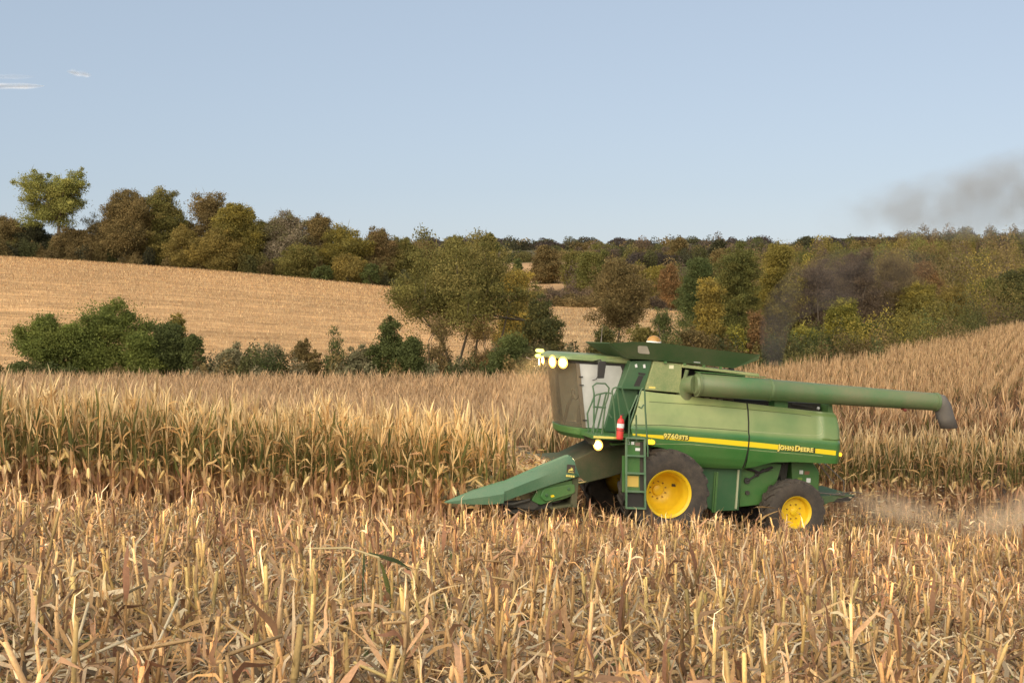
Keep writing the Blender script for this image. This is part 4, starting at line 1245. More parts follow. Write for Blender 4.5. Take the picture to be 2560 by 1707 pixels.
def stripe(x0, x1, sgn, n=30):
    m = MB(); vs_ = []
    for i in range(n + 1):
        x = x0 + (x1 - x0) * i / n
        zt = smooth_interp(x, [-4.02, -3.69, -1.9, -.56, .8], [2.022, 2.040, 2.133, 2.182, 2.190])
        zb = smooth_interp(x, [-4.02, -3.69, -1.9, -.56, .13, .45, .8], [1.915, 1.936, 2.018, 2.081, 2.103, 2.13, 2.156])
        for z in (zb, zt):
            vs_.append((x, sgn * (panel_y(x, z) + .004), z))
    m.add(vs_, [(2*i, 2*i+2, 2*i+3, 2*i+1) for i in range(n)])
    return m
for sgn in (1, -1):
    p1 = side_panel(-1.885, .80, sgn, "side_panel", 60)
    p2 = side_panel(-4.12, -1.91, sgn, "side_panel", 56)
    stripe(-1.885, .80, sgn).build("stripe", STRIPE, p1)
    stripe(-4.015, -1.91, sgn).build("stripe", STRIPE, p2)
    if sgn == 1: PN1, PN2 = p1, p2

def strip_on_panel(pts, w, mat, name, parent, off=.003):
    m = MB(); vs_ = []
    P2 = []
    for (a, b_) in zip(pts[:-1], pts[1:]):
        k_ = max(1, int(math.hypot(b_[0]-a[0], b_[1]-a[1]) / .06))
        P2 += [(a[0] + (b_[0]-a[0]) * i / k_, a[1] + (b_[1]-a[1]) * i / k_) for i in range(k_)]
    P2.append(pts[-1])
    for i, p in enumerate(P2):
        q0 = P2[max(0, i-1)]; q1 = P2[min(len(P2)-1, i+1)]
        d = Vector((q1[0]-q0[0], q1[1]-q0[1])).normalized(); nx_, nz_ = -d.y * w / 2, d.x * w / 2
        for sg_ in (1, -1):
            x, z = p[0] + nx_ * sg_, p[1] + nz_ * sg_
            vs_.append((x, panel_y(x, z) + off, z))
    m.add(vs_, [(2*i, 2*i+2, 2*i+3, 2*i+1) for i in range(len(P2) - 1)])
    return m.build(name, mat, parent)
GASKET = paint("seam_gasket_rubber", (.008, .01, .008), .05, .8)
GROOVE = paint("panel_groove", (.03, .075, .02), .25, .6)
HILITE = paint("panel_highlight", (.16, .25, .09), .5, .35, (.5, .5, .28), 2)  # pale strips paint highlights along the inset outline and lower panel
strip_on_panel([(-1.905, 2.955), (-1.898, 2.5), (-1.893, 2.02), (-1.87, 1.75), (-1.85, 1.53)], .034, GASKET, "seam_gasket", PN1, .006)
strip_on_panel([(.42, 2.884), (-.787, 2.872), (-1.87, 2.835)], .012, GROOVE, "panel_groove", PN1)
strip_on_panel([(-1.93, 2.832), (-3.2, 2.775), (-3.44, 2.755)], .012, GROOVE, "panel_groove", PN2)
strip_on_panel([(-3.58, 2.84), (-3.61, 2.80), (-3.665, 2.60), (-3.685, 2.45), (-3.66, 2.38), (-3.60, 2.345), (-3.50, 2.335), (-3.0, 2.335), (-1.93, 2.355)], .014, HILITE, "panel_highlight", PN2)
strip_on_panel([(.78, 2.37), (.1, 2.40), (-.9, 2.385), (-1.87, 2.36)], .016, GROOVE, "panel_groove", PN1)
strip_on_panel([(.35, 1.99), (-.5, 2.02), (-1.87, 1.96)], .010, HILITE, "panel_highlight", PN1)
strip_on_panel([(-1.93, 1.955), (-3.4, 1.90), (-3.7, 1.885)], .010, HILITE, "panel_highlight", PN2)
def lettering(name, text_runs, origin, mat_f, mat_b, parent, slope, yoff):
    """text_runs: (string, size, x offset). Reads from the machine's front to its rear."""
    for layer, mat, off, dy in (("outline", mat_b, .009, 0.0), ("face", mat_f, 0.0, .004)):
        vs_, fs_ = [], []
        xo = 0.0
        for (s, size, gap) in text_runs:
            cu = bpy.data.curves.new("t", 'FONT'); cu.body = s; cu.size = size; cu.offset = off + (.006 if layer == "face" else .006)
            cu.resolution_u = 3; cu.space_character = 1.08
            ob = bpy.data.objects.new("t", cu); COL.objects.link(ob)
            dg = bpy.context.evaluated_depsgraph_get()
            me = bpy.data.meshes.new_from_object(ob.evaluated_get(dg))
            w = max((v.co.x for v in me.vertices), default=0)
            b0 = len(vs_)
            for v in me.vertices:
                px, py = (v.co.x * 1.12 + xo), v.co.y
                X = origin[0] - (px * math.cos(slope) + py * math.sin(slope) * 0)
                Zz = origin[2] + py - px * math.sin(slope) + (-.006 if layer == "outline" else 0)
                vs_.append((X - (.006 if layer == "outline" else 0), origin[1] + yoff + dy, Zz))
            fs_ += [tuple(b0 + i for i in p.vertices) for p in me.polygons]
            xo += w * 1.12 + gap
            bpy.data.objects.remove(ob); bpy.data.curves.remove(cu); bpy.data.meshes.remove(me)
        me = bpy.data.meshes.new(name); me.from_pydata(vs_, [], fs_); me.update()
        o = link_mesh(name if layer == "face" else name + "_outline", me, mat, parent)
INK = paint("black_decal_outline", (0.015, 0.03, 0.01), .03, .5)
lettering("model_number", [("9760", .145, .012), ("STS", .115, 0)], (.11, 1.522, 2.128), LETTER, INK, PN1, .012, .012)
lettering("maker_lettering", [("J", .165, .0), ("OHN", .125, .028), ("D", .165, .0), ("EERE", .125, 0)], (-2.60, 1.522, 1.995), LETTER, INK, PN2, .030, .012)

HOOD_G = paint("spreader_paint", (0.03, 0.12, 0.04), .5, .8, (.14, .13, .07), 2)
# ---- main shells
b = MB(); b.prism([(.70, 1.9), (.45, 3.0), (-3.9, 2.78), (-4.0, 1.78), (-2.5, 1.62), (-.7, 1.6), (-.5, 1.85)], -1.21, 1.21)
b.build("body_shell", GREEN_D, CH, bevel=.02)
b = MB(); b.prism([(-.55, 1.62), (-.95, .75), (-1.30, .52), (-1.93, .56), (-1.93, 1.60)], -1.12, 1.18)
o = b.build("threshing_housing", GREEN_D, CH, bevel=.015)
b = MB(); b.box(-1.36, -1.31, 1.18, 1.225, .50, 1.40).box(-1.30, -1.27, 1.18, 1.215, .50, 1.40); b.build("rib", GREEN_P, o)
b = MB(); b.box(-1.86, -1.82, 1.18, 1.215, .60, 1.47); b.build("rib", paint("pale_strip", (.45, .48, .30), .2, .5), o)
b = MB(); b.prism([(-1.96, 1.62), (-1.99, .62), (-2.75, .72), (-2.95, 1.62)], -1.0, 1.05); o = b.build("chaffer_housing", GREEN_P, CH, bevel=.015)
for (x, z, r) in ((-2.12, 1.22, .07), (-2.35, 1.37, .055), (-2.15, .95, .05)):
    b = MB(); b.lathe([(0.001, 1.05), (0.001, 1.10), (r, 1.10), (r, 1.05)], x, z, 14); b.build("pulley", DARK, o, True)
b = MB(); b.tube([(-2.12, 1.10, 1.22), (-2.35, 1.10, 1.37), (-2.5, 1.09, 1.5)], .02, 6); b.tube([(-2.05, 1.1, 1.5), (-2.4, 1.12, 1.42), (-2.7, 1.1, 1.55)], .03, 6); b.build("hose", BLACK, o, True)
# rear hood and spreader
b = MB(); b.prism([(-3.25, 1.72), (-3.34, 1.0), (-3.60, .86), (-3.99, .95), (-3.97, 1.45), (-3.80, 1.66), (-3.78, 1.74)], -.85, .90)
o = b.build("rear_hood", GREEN_P, CH, bevel=.015)
b = MB(); b.box(-3.56, -3.47, .90, .906, 1.40, 1.485).box(-3.76, -3.66, .90, .906, 1.21, 1.31); b.build("decal", WHITE, o)
b = MB(); b.box(-3.55, -3.44, .90, .905, 1.24, 1.32); b.build("decal", paint("green_decal", (.2, .3, .05), .1, .5), o)
b = MB(); b.box(-3.72, -3.60, .90, .905, 1.39, 1.47); b.build("decal", paint("brown_decal", (.25, .12, .06), .1, .5), o)
b = MB(); b.prism([(-3.25, 1.74), (-3.2, 1.1), (-2.95, 1.0), (-2.75, 1.62)], -.8, .8); b.build("axle_frame", DARK, CH, bevel=.01)
b = MB(); b.box(-2.95, -2.65, .80, 1.02, 1.36, 1.62).tube([(-2.7, .95, 1.3), (-2.75, .95, 1.7)], .035, 8).tube([(-2.55, 1.0, 1.45), (-2.95, .98, 1.5)], .06, 10)
b.tube([(-3.05, .9, 1.1), (-3.02, .92, 1.68)], .03, 6); b.tube([(-2.87, .98, 1.1), (-2.90, .96, 1.68)], .02, 6)
b.build("hydraulic_fittings", DARK, CH, True)
b = MB(); b.prism([(-4.03, .90), (-4.66, .945), (-4.95, .95), (-4.76, .90), (-4.75, .82), (-4.32, .77), (-4.137, .69), (-3.9, .72)], -.75, .85)
o = b.build("straw_spreader", HOOD_G, CH, bevel=.01)
b = MB(); b.prism([(-4.5, .87), (-4.93, .945), (-4.78, .80), (-4.40, .775)], .851, .87); b.build("rubber_flap", BLACK, o)
b = MB(); b.tube([(-4.6, .6, .95), (-5.05, .65, 1.0), (-5.2, .7, .985)], .012, 5).tube([(-4.5, .8, .93), (-4.98, .86, .91)], .012, 5); b.build("spreader_rod", STEEL, o, True)
for st in ([(-3.95, .85, 1.66), (-4.37, .88, 1.21)], [(-4.05, .8, 1.72), (-4.61, .88, 1.27), (-4.64, .88, .94)], [(-4.03, .86, .98), (-4.64, .88, .95)]):
    b = MB(); b.tube(st, .016, 6); b.build("brace", STEEL, CH, True)
for (x, y, z, r, m_, nm) in ((-4.18, 1.42, 1.93, .045, AMBER, "reflector"), (-3.86, 1.1, 1.69, .035, WHITE, "reflector"), (-4.10, .9, 1.66, .025, WHITE, "reflector")):
    b = MB(); b.lathe([(0.001, y), (r*.7, y+.02), (r, y), (r, y-.03)], x, z, 12); b.build(nm, m_, CH, True)

# ---- engine deck, auger bay
b = MB(); b.box(-3.85, -.30, -1.15, .95, 2.82, 3.02); b.box(-2.1, -.33, -1.12, .62, 3.02, 3.64); b.build("engine_deck", BLACK, CH)
b = MB(); b.prism([(-3.90, 2.84), (-4.03, 2.84), (-3.99, 3.06), (-3.91, 3.06)], -1.1, 1.24); b.prism([(-2.57, 2.92), (-2.90, 2.90), (-2.90, 3.05), (-2.57, 3.05)], .9, 1.25); b.build("deck_bracket", GREEN_P, CH, bevel=.008)
b = MB(); b.box(-3.80, -2.95, .96, 1.0, 2.86, 3.02); b.tube([(-3.6, 1.02, 2.93), (-3.1, 1.03, 2.98)], .03, 6); b.build("engine_screen", DARK, CH)
b = MB(); b.lathe([(.001, 1.14), (.03, 1.13), (.035, 1.10)], -3.72, 2.93, 10); b.build("reflector", WHITE, CH, True)
b = MB()
for x in (-.78, -.98, -1.15, -1.3): b.box(x - .05, x + .05, 1.12, 1.2, 3.0, 3.05 + .01 * math.sin(x * 40))
b.tube([(-.6, 1.2, 3.06), (-1.0, 1.22, 3.07), (-1.6, 1.2, 3.02)], .02, 6); b.build("deck_clutter", STEEL, CH)
b = MB(); b.prism([(-.30, 3.735), (-2.13, 3.63), (-2.13, 3.57), (-.30, 3.665)], -1.2, 1.30); b.build("deck_slab", GREEN_TANK, CH, bevel=.008)
b = MB(); b.tube([(-2.15, -.3, 3.0), (-2.15, -.3, 3.75), (-2.22, -.3, 3.85)], .07, 12); b.build("exhaust_stack", DARK, CH, True)

# ---- grain tank
b = MB(); b.prism([(.35, 3.775), (.50, 3.13), (-.325, 3.10), (-.315, 3.735)], -1.2, 1.25)
o = b.build("grain_tank", GREEN_TANK, CH, bevel=.012)
b = MB(); b.box(-.015, -.10 - .02, 1.25, 1.256, 3.625, 3.70); b.build("decal", paint("cream_label", (.78, .74, .48), .05, .5), o)
b = MB(); b.box(.27, .42, 1.25, 1.254, 3.17, 3.21); b.build("decal", LETTER, o)
b = MB(); b.prism([(.85, 3.735), (.36, 3.78), (.50, 3.13), (1.03, 3.12)], -1.15, 1.20)
o = b.build("front_tank_wall", GREEN_D, CH, bevel=.01)
b = MB(); b.prism([(.67, 3.50), (.50, 3.49), (.52, 3.44), (.66, 3.45)], 1.19, 1.215); b.prism([(.66, 3.43), (.54, 3.43), (.62, 3.20), (.75, 3.20)], 1.19, 1.212); b.build("vent", BLACK, o)
b = MB(); b.prism([(.745, 3.60), (.70, 3.61), (.72, 3.68), (.76, 3.665)], 1.20, 1.225); b.prism([(.56, 3.60), (.515, 3.61), (.53, 3.685), (.575, 3.675)], 1.20, 1.225); b.build("marker_decal", WHITE, o)
b = MB(); b.prism([(1.03, 3.12), (.55, 3.125), (.62, 2.9), (.80, 2.5), (.86, 2.3), (.80, 2.16), (1.25, 2.16), (1.28, 2.22), (1.14, 2.84)], -1.1, 1.0)
b.build("cab_rear_wall", GREEN_D, CH, bevel=.01)
HOPPER = paint("hopper_paint", (0.012, 0.075, 0.018), .42, .5, (.13, .12, .06), 1.0)
# flared hopper walls
inner = [(.98, 1.30), (.95, .3), (.85, -.6), (.6, -1.3), (-1.45, -1.3), (-1.5, 1.30)]
outer = [(1.46, 1.50), (1.50, .3), (1.35, -.6), (.85, -1.5), (-1.95, -1.5), (-2.02, 1.50)]
def hz_in(x): return 3.79 - .03 * (.98 - x)
bl = MB()
nv = []
near_top = [(1.46, 4.09), (.95, 4.158), (.55, 4.170), (.21, 4.168), (-.30, 4.14), (-.90, 4.105), (-1.5, 4.075), (-2.02, 4.05)]
near_bot = [(.98, 3.779), (.70, 3.79), (.40, 3.785), (.10, 3.78), (-.30, 3.765), (-.75, 3.748), (-1.15, 3.73), (-1.52, 3.715)]
for yoff in (0, -.03):
    nv += [(x, 1.50 + yoff + .0 * x, z) for x, z in near_top] + [(x, 1.30 + yoff, z) for x, z in near_bot]
k = len(near_top)
ff = []
for i in range(k - 1):
    ff += [(i, i+1, k+i+1, k+i), (2*k+i, 3*k+i, 3*k+i+1, 2*k+i+1), (i, 2*k+i, 2*k+i+1, i+1), (k+i, k+i+1, 3*k+i+1, 3*k+i)]
ff += [(0, k, 3*k, 2*k), (k-1, 3*k-1, 4*k-1, 2*k-1)]
bl.add(nv, ff)
hop = bl.build("tank_extension", HOPPER, CH)
b = MB()
def panel(a, b_, c, d, th=(0, 0, .02)):
    t = Vector(th); vs_ = [Vector(p) for p in (a, b_, c, d)]; vs_ += [p + t for p in vs_]
    b.add(vs_, [(0,1,2,3),(4,7,6,5),(0,4,5,1),(1,5,6,2),(2,6,7,3),(3,7,4,0)])
panel((1.46, 1.49, 4.09), (1.50, .3, 4.06), (.95, .3, 3.78), (.98, 1.29, 3.78))
panel((1.50, .3, 4.06), (1.35, -.6, 4.05), (.85, -.6, 3.78), (.95, .3, 3.78))
panel((1.35, -.6, 4.05), (.85, -1.5, 4.04), (.6, -1.3, 3.76), (.85, -.6, 3.78))
panel((.85, -1.5, 4.04), (-1.95, -1.5, 3.96), (-1.45, -1.3, 3.68), (.6, -1.3, 3.76))
panel((-1.95, -1.5, 3.96), (-2.02, 1.49, 4.04), (-1.52, 1.29, 3.72), (-1.45, -1.3, 3.68))
panel((-2.02, 1.50, 4.05), (-2.01, 1.47, 3.94), (-1.52, 1.30, 3.715), (-1.60, 1.33, 3.80))
b.build("tank_extension", HOPPER, CH)
b = MB(); b.add([(1.25, 1.38, 3.97), (1.28, .3, 3.96), (1.1, -.6, 3.95), (.72, -1.4, 3.94), (-1.8, -1.4, 3.88), (-1.85, 1.4, 3.93)], [(0,1,2,3,4,5)]); b.build("grain_heap", paint("shelled_corn", (.50, .30, .05), .2, .8, (.3, .2, .08), 6), CH)
# window in the extension, lying in its sloping face
def on_hop(px, f): # f: 0 bottom edge, 1 top edge
    zt = smooth_interp(px, [p[0] for p in near_top][::-1], [p[1] for p in near_top][::-1]); zb = smooth_interp(px, [p[0] for p in near_bot][::-1], [p[1] for p in near_bot][::-1])
    return (px, 1.30 + .20 * f + .008, zb + (zt - zb) * f)
b = MB(); b.add([on_hop(.81, .74), on_hop(.78, .78), on_hop(.62, .78), on_hop(.585, .73), on_hop(.50, .37), on_hop(.52, .33), on_hop(.73, .34), on_hop(.775, .40)], [tuple(range(8))])
b.build("inspection_window", dusty_glass("tank_window", (.52, .47, .38), .95, .3), hop)
b = MB(); b.add([on_hop(-.55, .10), on_hop(-.55, .15), on_hop(-.70, .15), on_hop(-.70, .10)], [(0,1,2,3)]); b.build("latch", WHITE, hop)
for i_, x in enumerate((.1, -.35, -.8, -1.2)):
    b = MB(); b.box(x - .03, x + .03, 1.27, 1.32, 3.735 - .015 * i_, 3.775 - .015 * i_); b.build("hinge", GREEN_P, hop)
# beacon and aerial
b = MB(); b.lathe([(.001, 0)], 0, 0, 3) if False else None
def dome(cx, cy, cz, r, h, n=20, m=7):
    q_ = MB(); loops = []
    for i in range(m + 1):
        a = math.pi / 2 * i / m * .97
        loops.append([(cx + r*math.cos(a)*math.cos(2*math.pi*k_/n), cy + r*math.cos(a)*math.sin(2*math.pi*k_/n), cz + h*math.sin(a)) for k_ in range(n)])
    q_.loft(loops); return q_
bc = dome(.12, .55, 4.19, .155, .13).build("beacon", paint("amber_dome", (.42, .20, .03), .25, .3), CH, True)
b = MB(); loops = [[(.12 + r*math.cos(2*math.pi*k_/20), .55 + r*math.sin(2*math.pi*k_/20), z) for k_ in range(20)] for r, z in ((.165, 4.0), (.165, 4.19))]; b.loft(loops); b.build("base", WHITE, bc, True)
b = MB(); b.tube([(1.30, .4, 4.0), (1.30, .4, 4.12), (1.30, .4, 4.42)], [.02, .012, .004], 6); b.build("aerial", STEEL, CH, True)

# ---- unloading auger
b = MB(); b.tube([(-.55, 1.45, 3.315), (-.62, 1.45, 3.315), (-2.3, 1.46, 3.295), (-2.32, 1.46, 3.295), (-4.2, 1.48, 3.265), (-6.46, 1.50, 3.235)], [.20, .245, .243, .235, .220, .198], 28)
au = b.build("unloading_auger", GREEN_TUBE, CH, True)
b = MB(); b.tube([(-2.28, 1.46, 3.295), (-2.34, 1.46, 3.295)], .252, 28).tube([(-.60, 1.45, 3.315), (-.66, 1.45, 3.315)], .262, 28).tube([(-6.40, 1.50, 3.236), (-6.47, 1.50, 3.235)], .212, 28); b.build("flange", GREEN_TUBE, au, True)
b = MB(); b.prism([(-.60, 3.60), (-2.22, 3.575), (-2.22, 3.56), (-.60, 3.585)], 1.30, 1.46); b.build("top_rail", GREEN_P, au)
b = MB(); b.tube([(-.47, 1.12, 2.98), (-.46, 1.14, 3.15), (-.48, 1.24, 3.29), (-.60, 1.42, 3.315)], [.17, .19, .20, .21], 20)
b.tube([(-.38, 1.25, 3.35), (-.42, 1.3, 3.62)], .045, 8); b.build("auger_elbow", GREEN_TUBE, CH, True)
sp = []
for (x, z, rx, ry) in ((-6.44, 3.235, .205, .205), (-6.56, 3.20, .215, .20), (-6.64, 3.08, .215, .19), (-6.72, 2.90, .20, .18), (-6.83, 2.66, .205, .17)):
    t_ = {-6.44: 0, -6.56: .38, -6.64: .80, -6.72: 1.15, -6.83: 1.45}[x]
    sp.append([(x - rx * math.cos(a_) * math.sin(t_), 1.50 + ry * math.sin(a_), z + rx * math.cos(a_) * math.cos(t_)) for a_ in [2*math.pi*k_/20 for k_ in range(20)]])
b = MB(); b.loft(sp, cap=False); o = b.build("spout", GREYRUB, au, True)
m_ = o.modifiers.new("thick", 'SOLIDIFY'); m_.thickness = .015
b = MB(); b.lathe([(.001, 1.68), (.03, 1.675), (.035, 1.64)], -5.58, 3.02, 10); b.tube([(-5.58, 1.5, 3.04), (-5.58, 1.66, 3.02)], .02, 6); b.build("reflector", paint("dark_red_lens", (.16, .015, .015), .1, .4), au, True)

# ---- cab
arc = []
for i in range(15):
    a = math.pi * (i / 14 - .5)
    arc.append((.34 * math.cos(a), .88 * math.sin(a)))                 # bulge, y
def screen_loop(xp, z): return [(xp + bx, y, z) for bx, y in arc]
b = MB(); b.loft([screen_loop(1.74, 2.215), screen_loop(1.80, 2.55), screen_loop(1.86, 2.9), screen_loop(1.93, 3.25), screen_loop(2.0, 3.62)], cap=False, closed=False)
CABG = b.build("windscreen", GLASS_FRONT, CH, True, angle=80)
def cab_plan(xp, z, xr, g=0.0): return [(xp + bx * (1 + g) + g*.3, y * (1 + g), z) for bx, y in arc] + [(xr, .90 * (1 + g), z), (xr, -.90 * (1 + g), z)]
b = MB(); b.loft([cab_plan(1.62, 1.97, 1.15), cab_plan(1.72, 2.06, 1.15, .02), cab_plan(1.75, 2.205, 1.15, .02)]); b.build("cab_base", GREEN_P, CH, True, bevel=.01)
b = MB(); b.loft([cab_plan(2.02, 3.66, .80, .05), cab_plan(2.10, 3.685, .78, .08), cab_plan(2.08, 3.75, .78, .08), cab_plan(1.98, 3.80, .84, .02)])
ROOF = b.build("cab_roof", GREEN_TANK, CH, True)
b = MB(); b.loft([cab_plan(2.0, 3.60, .84, .0), cab_plan(2.02, 3.655, .84, .01)]); b.build("roof_seal", BLACK, CH)
b = MB(); b.add([(1.93, .895, 3.60), (.93, .895, 3.60), (.90, .895, 3.54), (1.0, .895, 3.13), (1.14, .895, 2.84), (1.27, .895, 2.22), (1.70, .895, 2.22), (1.80, .895, 2.9)], [tuple(range(8))]); b.build("side_window", GLASS_SIDE, CH)
b = MB(); b.add([(1.93, -.895, 3.60), (.93, -.895, 3.60), (1.0, -.895, 3.13), (1.27, -.895, 2.22), (1.70, -.895, 2.22)], [tuple(range(5))]); b.build("side_window", GLASS_SIDE, CH)
for sg in (1, -1):
    b = MB(); b.prism([(2.01, 3.61), (1.925, 3.61), (1.675, 2.21), (1.755, 2.21)], sg * .90 - .03, sg * .90 + .012); o = b.build("front_pillar", BLACK if sg < 0 else paint("dusty_pillar", (.09, .07, .055), .5, .6), CH)
    b = MB(); b.prism([(.98, 3.61), (.80, 3.61), (.93, 3.13), (1.0, 2.84), (1.02, 2.21), (1.28, 2.21), (1.14, 2.84), (1.0, 3.13), (.93, 3.5)], sg * .90 - .03, sg * .90 + .008); b.build("rear_pillar", BLACK, CH)
for z in (3.32, 3.14, 2.38):
    b = MB(); b.box(1.76 + (z - 2.9) * .17, 1.85 + (z - 2.9) * .17, .90, .93, z - .012, z + .012); b.build("door_hinge", BLACK, CH)
b = MB(); b.box(1.02, 1.08, -.85, .85, 2.21, 3.6); b.build("cab_rear_window", paint("cab_interior", (.09, .075, .06), .2, .8), CH)
b = MB(); b.box(1.12, 1.55, -.28, .28, 2.21, 2.62); b.box(1.12, 1.26, -.26, .26, 2.62, 3.2); b.build("seat", BLACK, CH, bevel=.04)
b = MB(); b.tube([(1.92, 0, 2.2), (1.85, 0, 2.6), (1.76, 0, 2.85)], .04, 8); b.tube([(1.72 + .05*math.cos(a_/2), .19*math.cos(a_), 2.88 + .19*math.sin(a_)*.6) for a_ in [2*math.pi*k_/16 for k_ in range(17)]], .014, 6); b.build("steering_wheel", BLACK, CH, True)
b = MB(); b.prism([(1.615, 3.69), (1.43, 3.70), (1.455, 3.33), (1.605, 3.32)], 1.22, 1.27); o = b.build("mirror", BLACK, CH, bevel=.015)
b = MB(); b.tube([(1.6, .95, 3.68), (1.55, 1.2, 3.72), (1.52, 1.24, 3.66)], .014, 6).tube([(1.6, .92, 3.26), (1.61, 1.2, 3.3), (1.60, 1.24, 3.36)], .01, 6); b.build("bracket", BLACK, o, True)
# lamps along the roof
def lamp(x, y, z, r, dirv, name, mat, power=None, parent=CH):
    d = Vector(dirv).normalized()
    hb_ = MB(); p = Vector((x, y, z)); hb_.tube([p - d * .09, p - d * .02, p], [r * .6, r * 1.08, r * 1.08], 16)
    h_ = hb_.build(name, BLACK, parent, True)
    q_ = MB(); q_.tube([p + d * .002, p + d * .012], [r * .95, r * .80], 16); q_.build("lens", mat, h_, True)
    if power:
        q_ = MB(); q_.tube([p - d * .004, p + d * .001], [r * 1.42, r * 1.36], 20); q_.build("halo_ring", HALO, h_, True)  # glowing ring added to imitate the halo round the lens
        ld = bpy.data.lights.new("work_lamp_beam", 'SPOT'); ld.energy = power; ld.spot_size = R(95); ld.spot_blend = .8; ld.color = (1.0, .74, .38); ld.shadow_soft_size = .08
        lo = bpy.data.objects.new("beam", ld); COL.objects.link(lo); lo.parent = parent
        lo.location = p + d * .05
        lo.rotation_euler = (-(d + Vector((0, 0, -.22)))).to_track_quat('Z', 'Y').to_euler()
lamp(2.30, .90, 3.60, .09, (.75, .62, -.1), "work_lamp", LAMP, 200)
lamp(2.44, .56, 3.60, .10, (.93, .34, -.1), "work_lamp", LAMP, 200)
lamp(2.50, 0, 3.60, .07, (1, .0, -.1), "work_lamp", LAMP, 160)
lamp(2.36, -.80, 3.54, .075, (.85, -.15, -.1), "work_lamp", LAMP, 160)
lamp(1.42, 1.04, 1.865, .085, (.70, .68, -.05), "work_lamp", LAMP, 160)
b = MB(); b.tube([(2.0, -.8, 3.62), (2.28, -1.0, 3.60), (2.30, -1.05, 3.80)], .015, 6); fl = b.build("flasher_bracket", BLACK, CH, True)
for z in (3.66, 3.78):
    b = MB(); loops = [[(2.30 + r*math.cos(2*math.pi*k_/16), -1.05 + r*math.sin(2*math.pi*k_/16), z + h_) for k_ in range(16)] for r, h_ in ((.07, -.035), (.10, -.01), (.10, .02), (.06, .045))]
    b.loft(loops); b.build("flasher", YLAMP, fl, True)
b = MB(); b.tube([(2.31, -1.1, 3.60), (2.42, -1.3, 3.56), (2.52, -1.4, 3.60)], .012, 5); b.build("arm", STEEL, fl, True)

# ---- platform, ladder, rails
b = MB(); b.box(.62, 1.78, .92, 1.80, 2.06, 2.14); b.box(.66, 1.22, 1.25, 1.9, 2.13, 2.155)
o = b.build("platform", GREEN_P, CH, bevel=.006)
b = MB(); b.box(1.15, 1.78, 1.80, 1.815, 2.085, 2.13); b.build("edge_strip", LETTER, o)
b = MB(); b.prism([(1.74, 2.06), (1.0, 2.06), (.8, 1.9), (1.2, 1.80), (1.6, 1.88)], .8, 1.0); b.build("platform_bracket", DARK, CH)
def slab(pts, r, name, m_, parent, n=6):
    q_ = MB(); q_.tube(pts, r, n); return q_.build(name, m_, parent, True)
LD = MB()
for (xa, xb) in ((1.095, .985), (.685, .560)):
    LD.prism([(xa + .02, 2.14), (xa - .02, 2.14), (xb - .02, .63), (xb + .02, .63)], 1.90, 1.95)
ld_ = LD.build("ladder", LADP, CH, bevel=.004)
for z in (2.13, 1.755, 1.385, 1.0, .645):
    xs0 = np.interp(z, [.63, 2.14], [.985, 1.095]); xs1 = np.interp(z, [.63, 2.14], [.56, .685])
    b = MB(); b.box(xs1, xs0, 1.875, 1.955, z - .018, z + .018); b.build("rung", LADP, ld_, bevel=.003)
b = MB(); b.prism([(1.13, 1.74), (1.04, 1.74), (1.0, .97), (1.08, .97)], 1.84, 1.86); b.build("side_plate", GREEN_P, ld_)
b = MB(); b.prism([(1.05, 2.06), (.76, 2.06), (.68, .95), (.96, .95)], 1.84, 1.855); bp_ = b.build("ladder_back_plate", GREEN_P, CH)
b = MB(); b.prism([(.76, 2.06), (.62, 2.06), (.56, .95), (.68, .95)], 1.84, 1.85); b.build("ladder_back_plate", DARK, CH)
b = MB(); b.box(.985, 1.03, 1.856, 1.862, 1.985, 2.05).box(.885, .95, 1.856, 1.862, 1.985, 2.05).box(.745, .85, 1.856, 1.862, 1.86, 1.92); b.build("decal", WHITE, bp_)
b = MB(); b.box(.755, .86, 1.856, 1.862, 1.965, 2.04); b.build("decal", paint("brown_label", (.25, .17, .13), .1, .5), bp_)
b = MB(); b.prism([(1.0, 1.32), (.735, 1.32), (.72, 1.09), (.985, 1.09)], 1.857, 1.864); b.build("decal", paint("yellow_plate", (.72, .50, .10), .12, .5), bp_)
b = MB(); b.prism([(1.0, .96), (.60, .96), (.57, .64), (.98, .64)], 1.86, 1.875); b.build("rubber_step_flap", BLACK, CH)
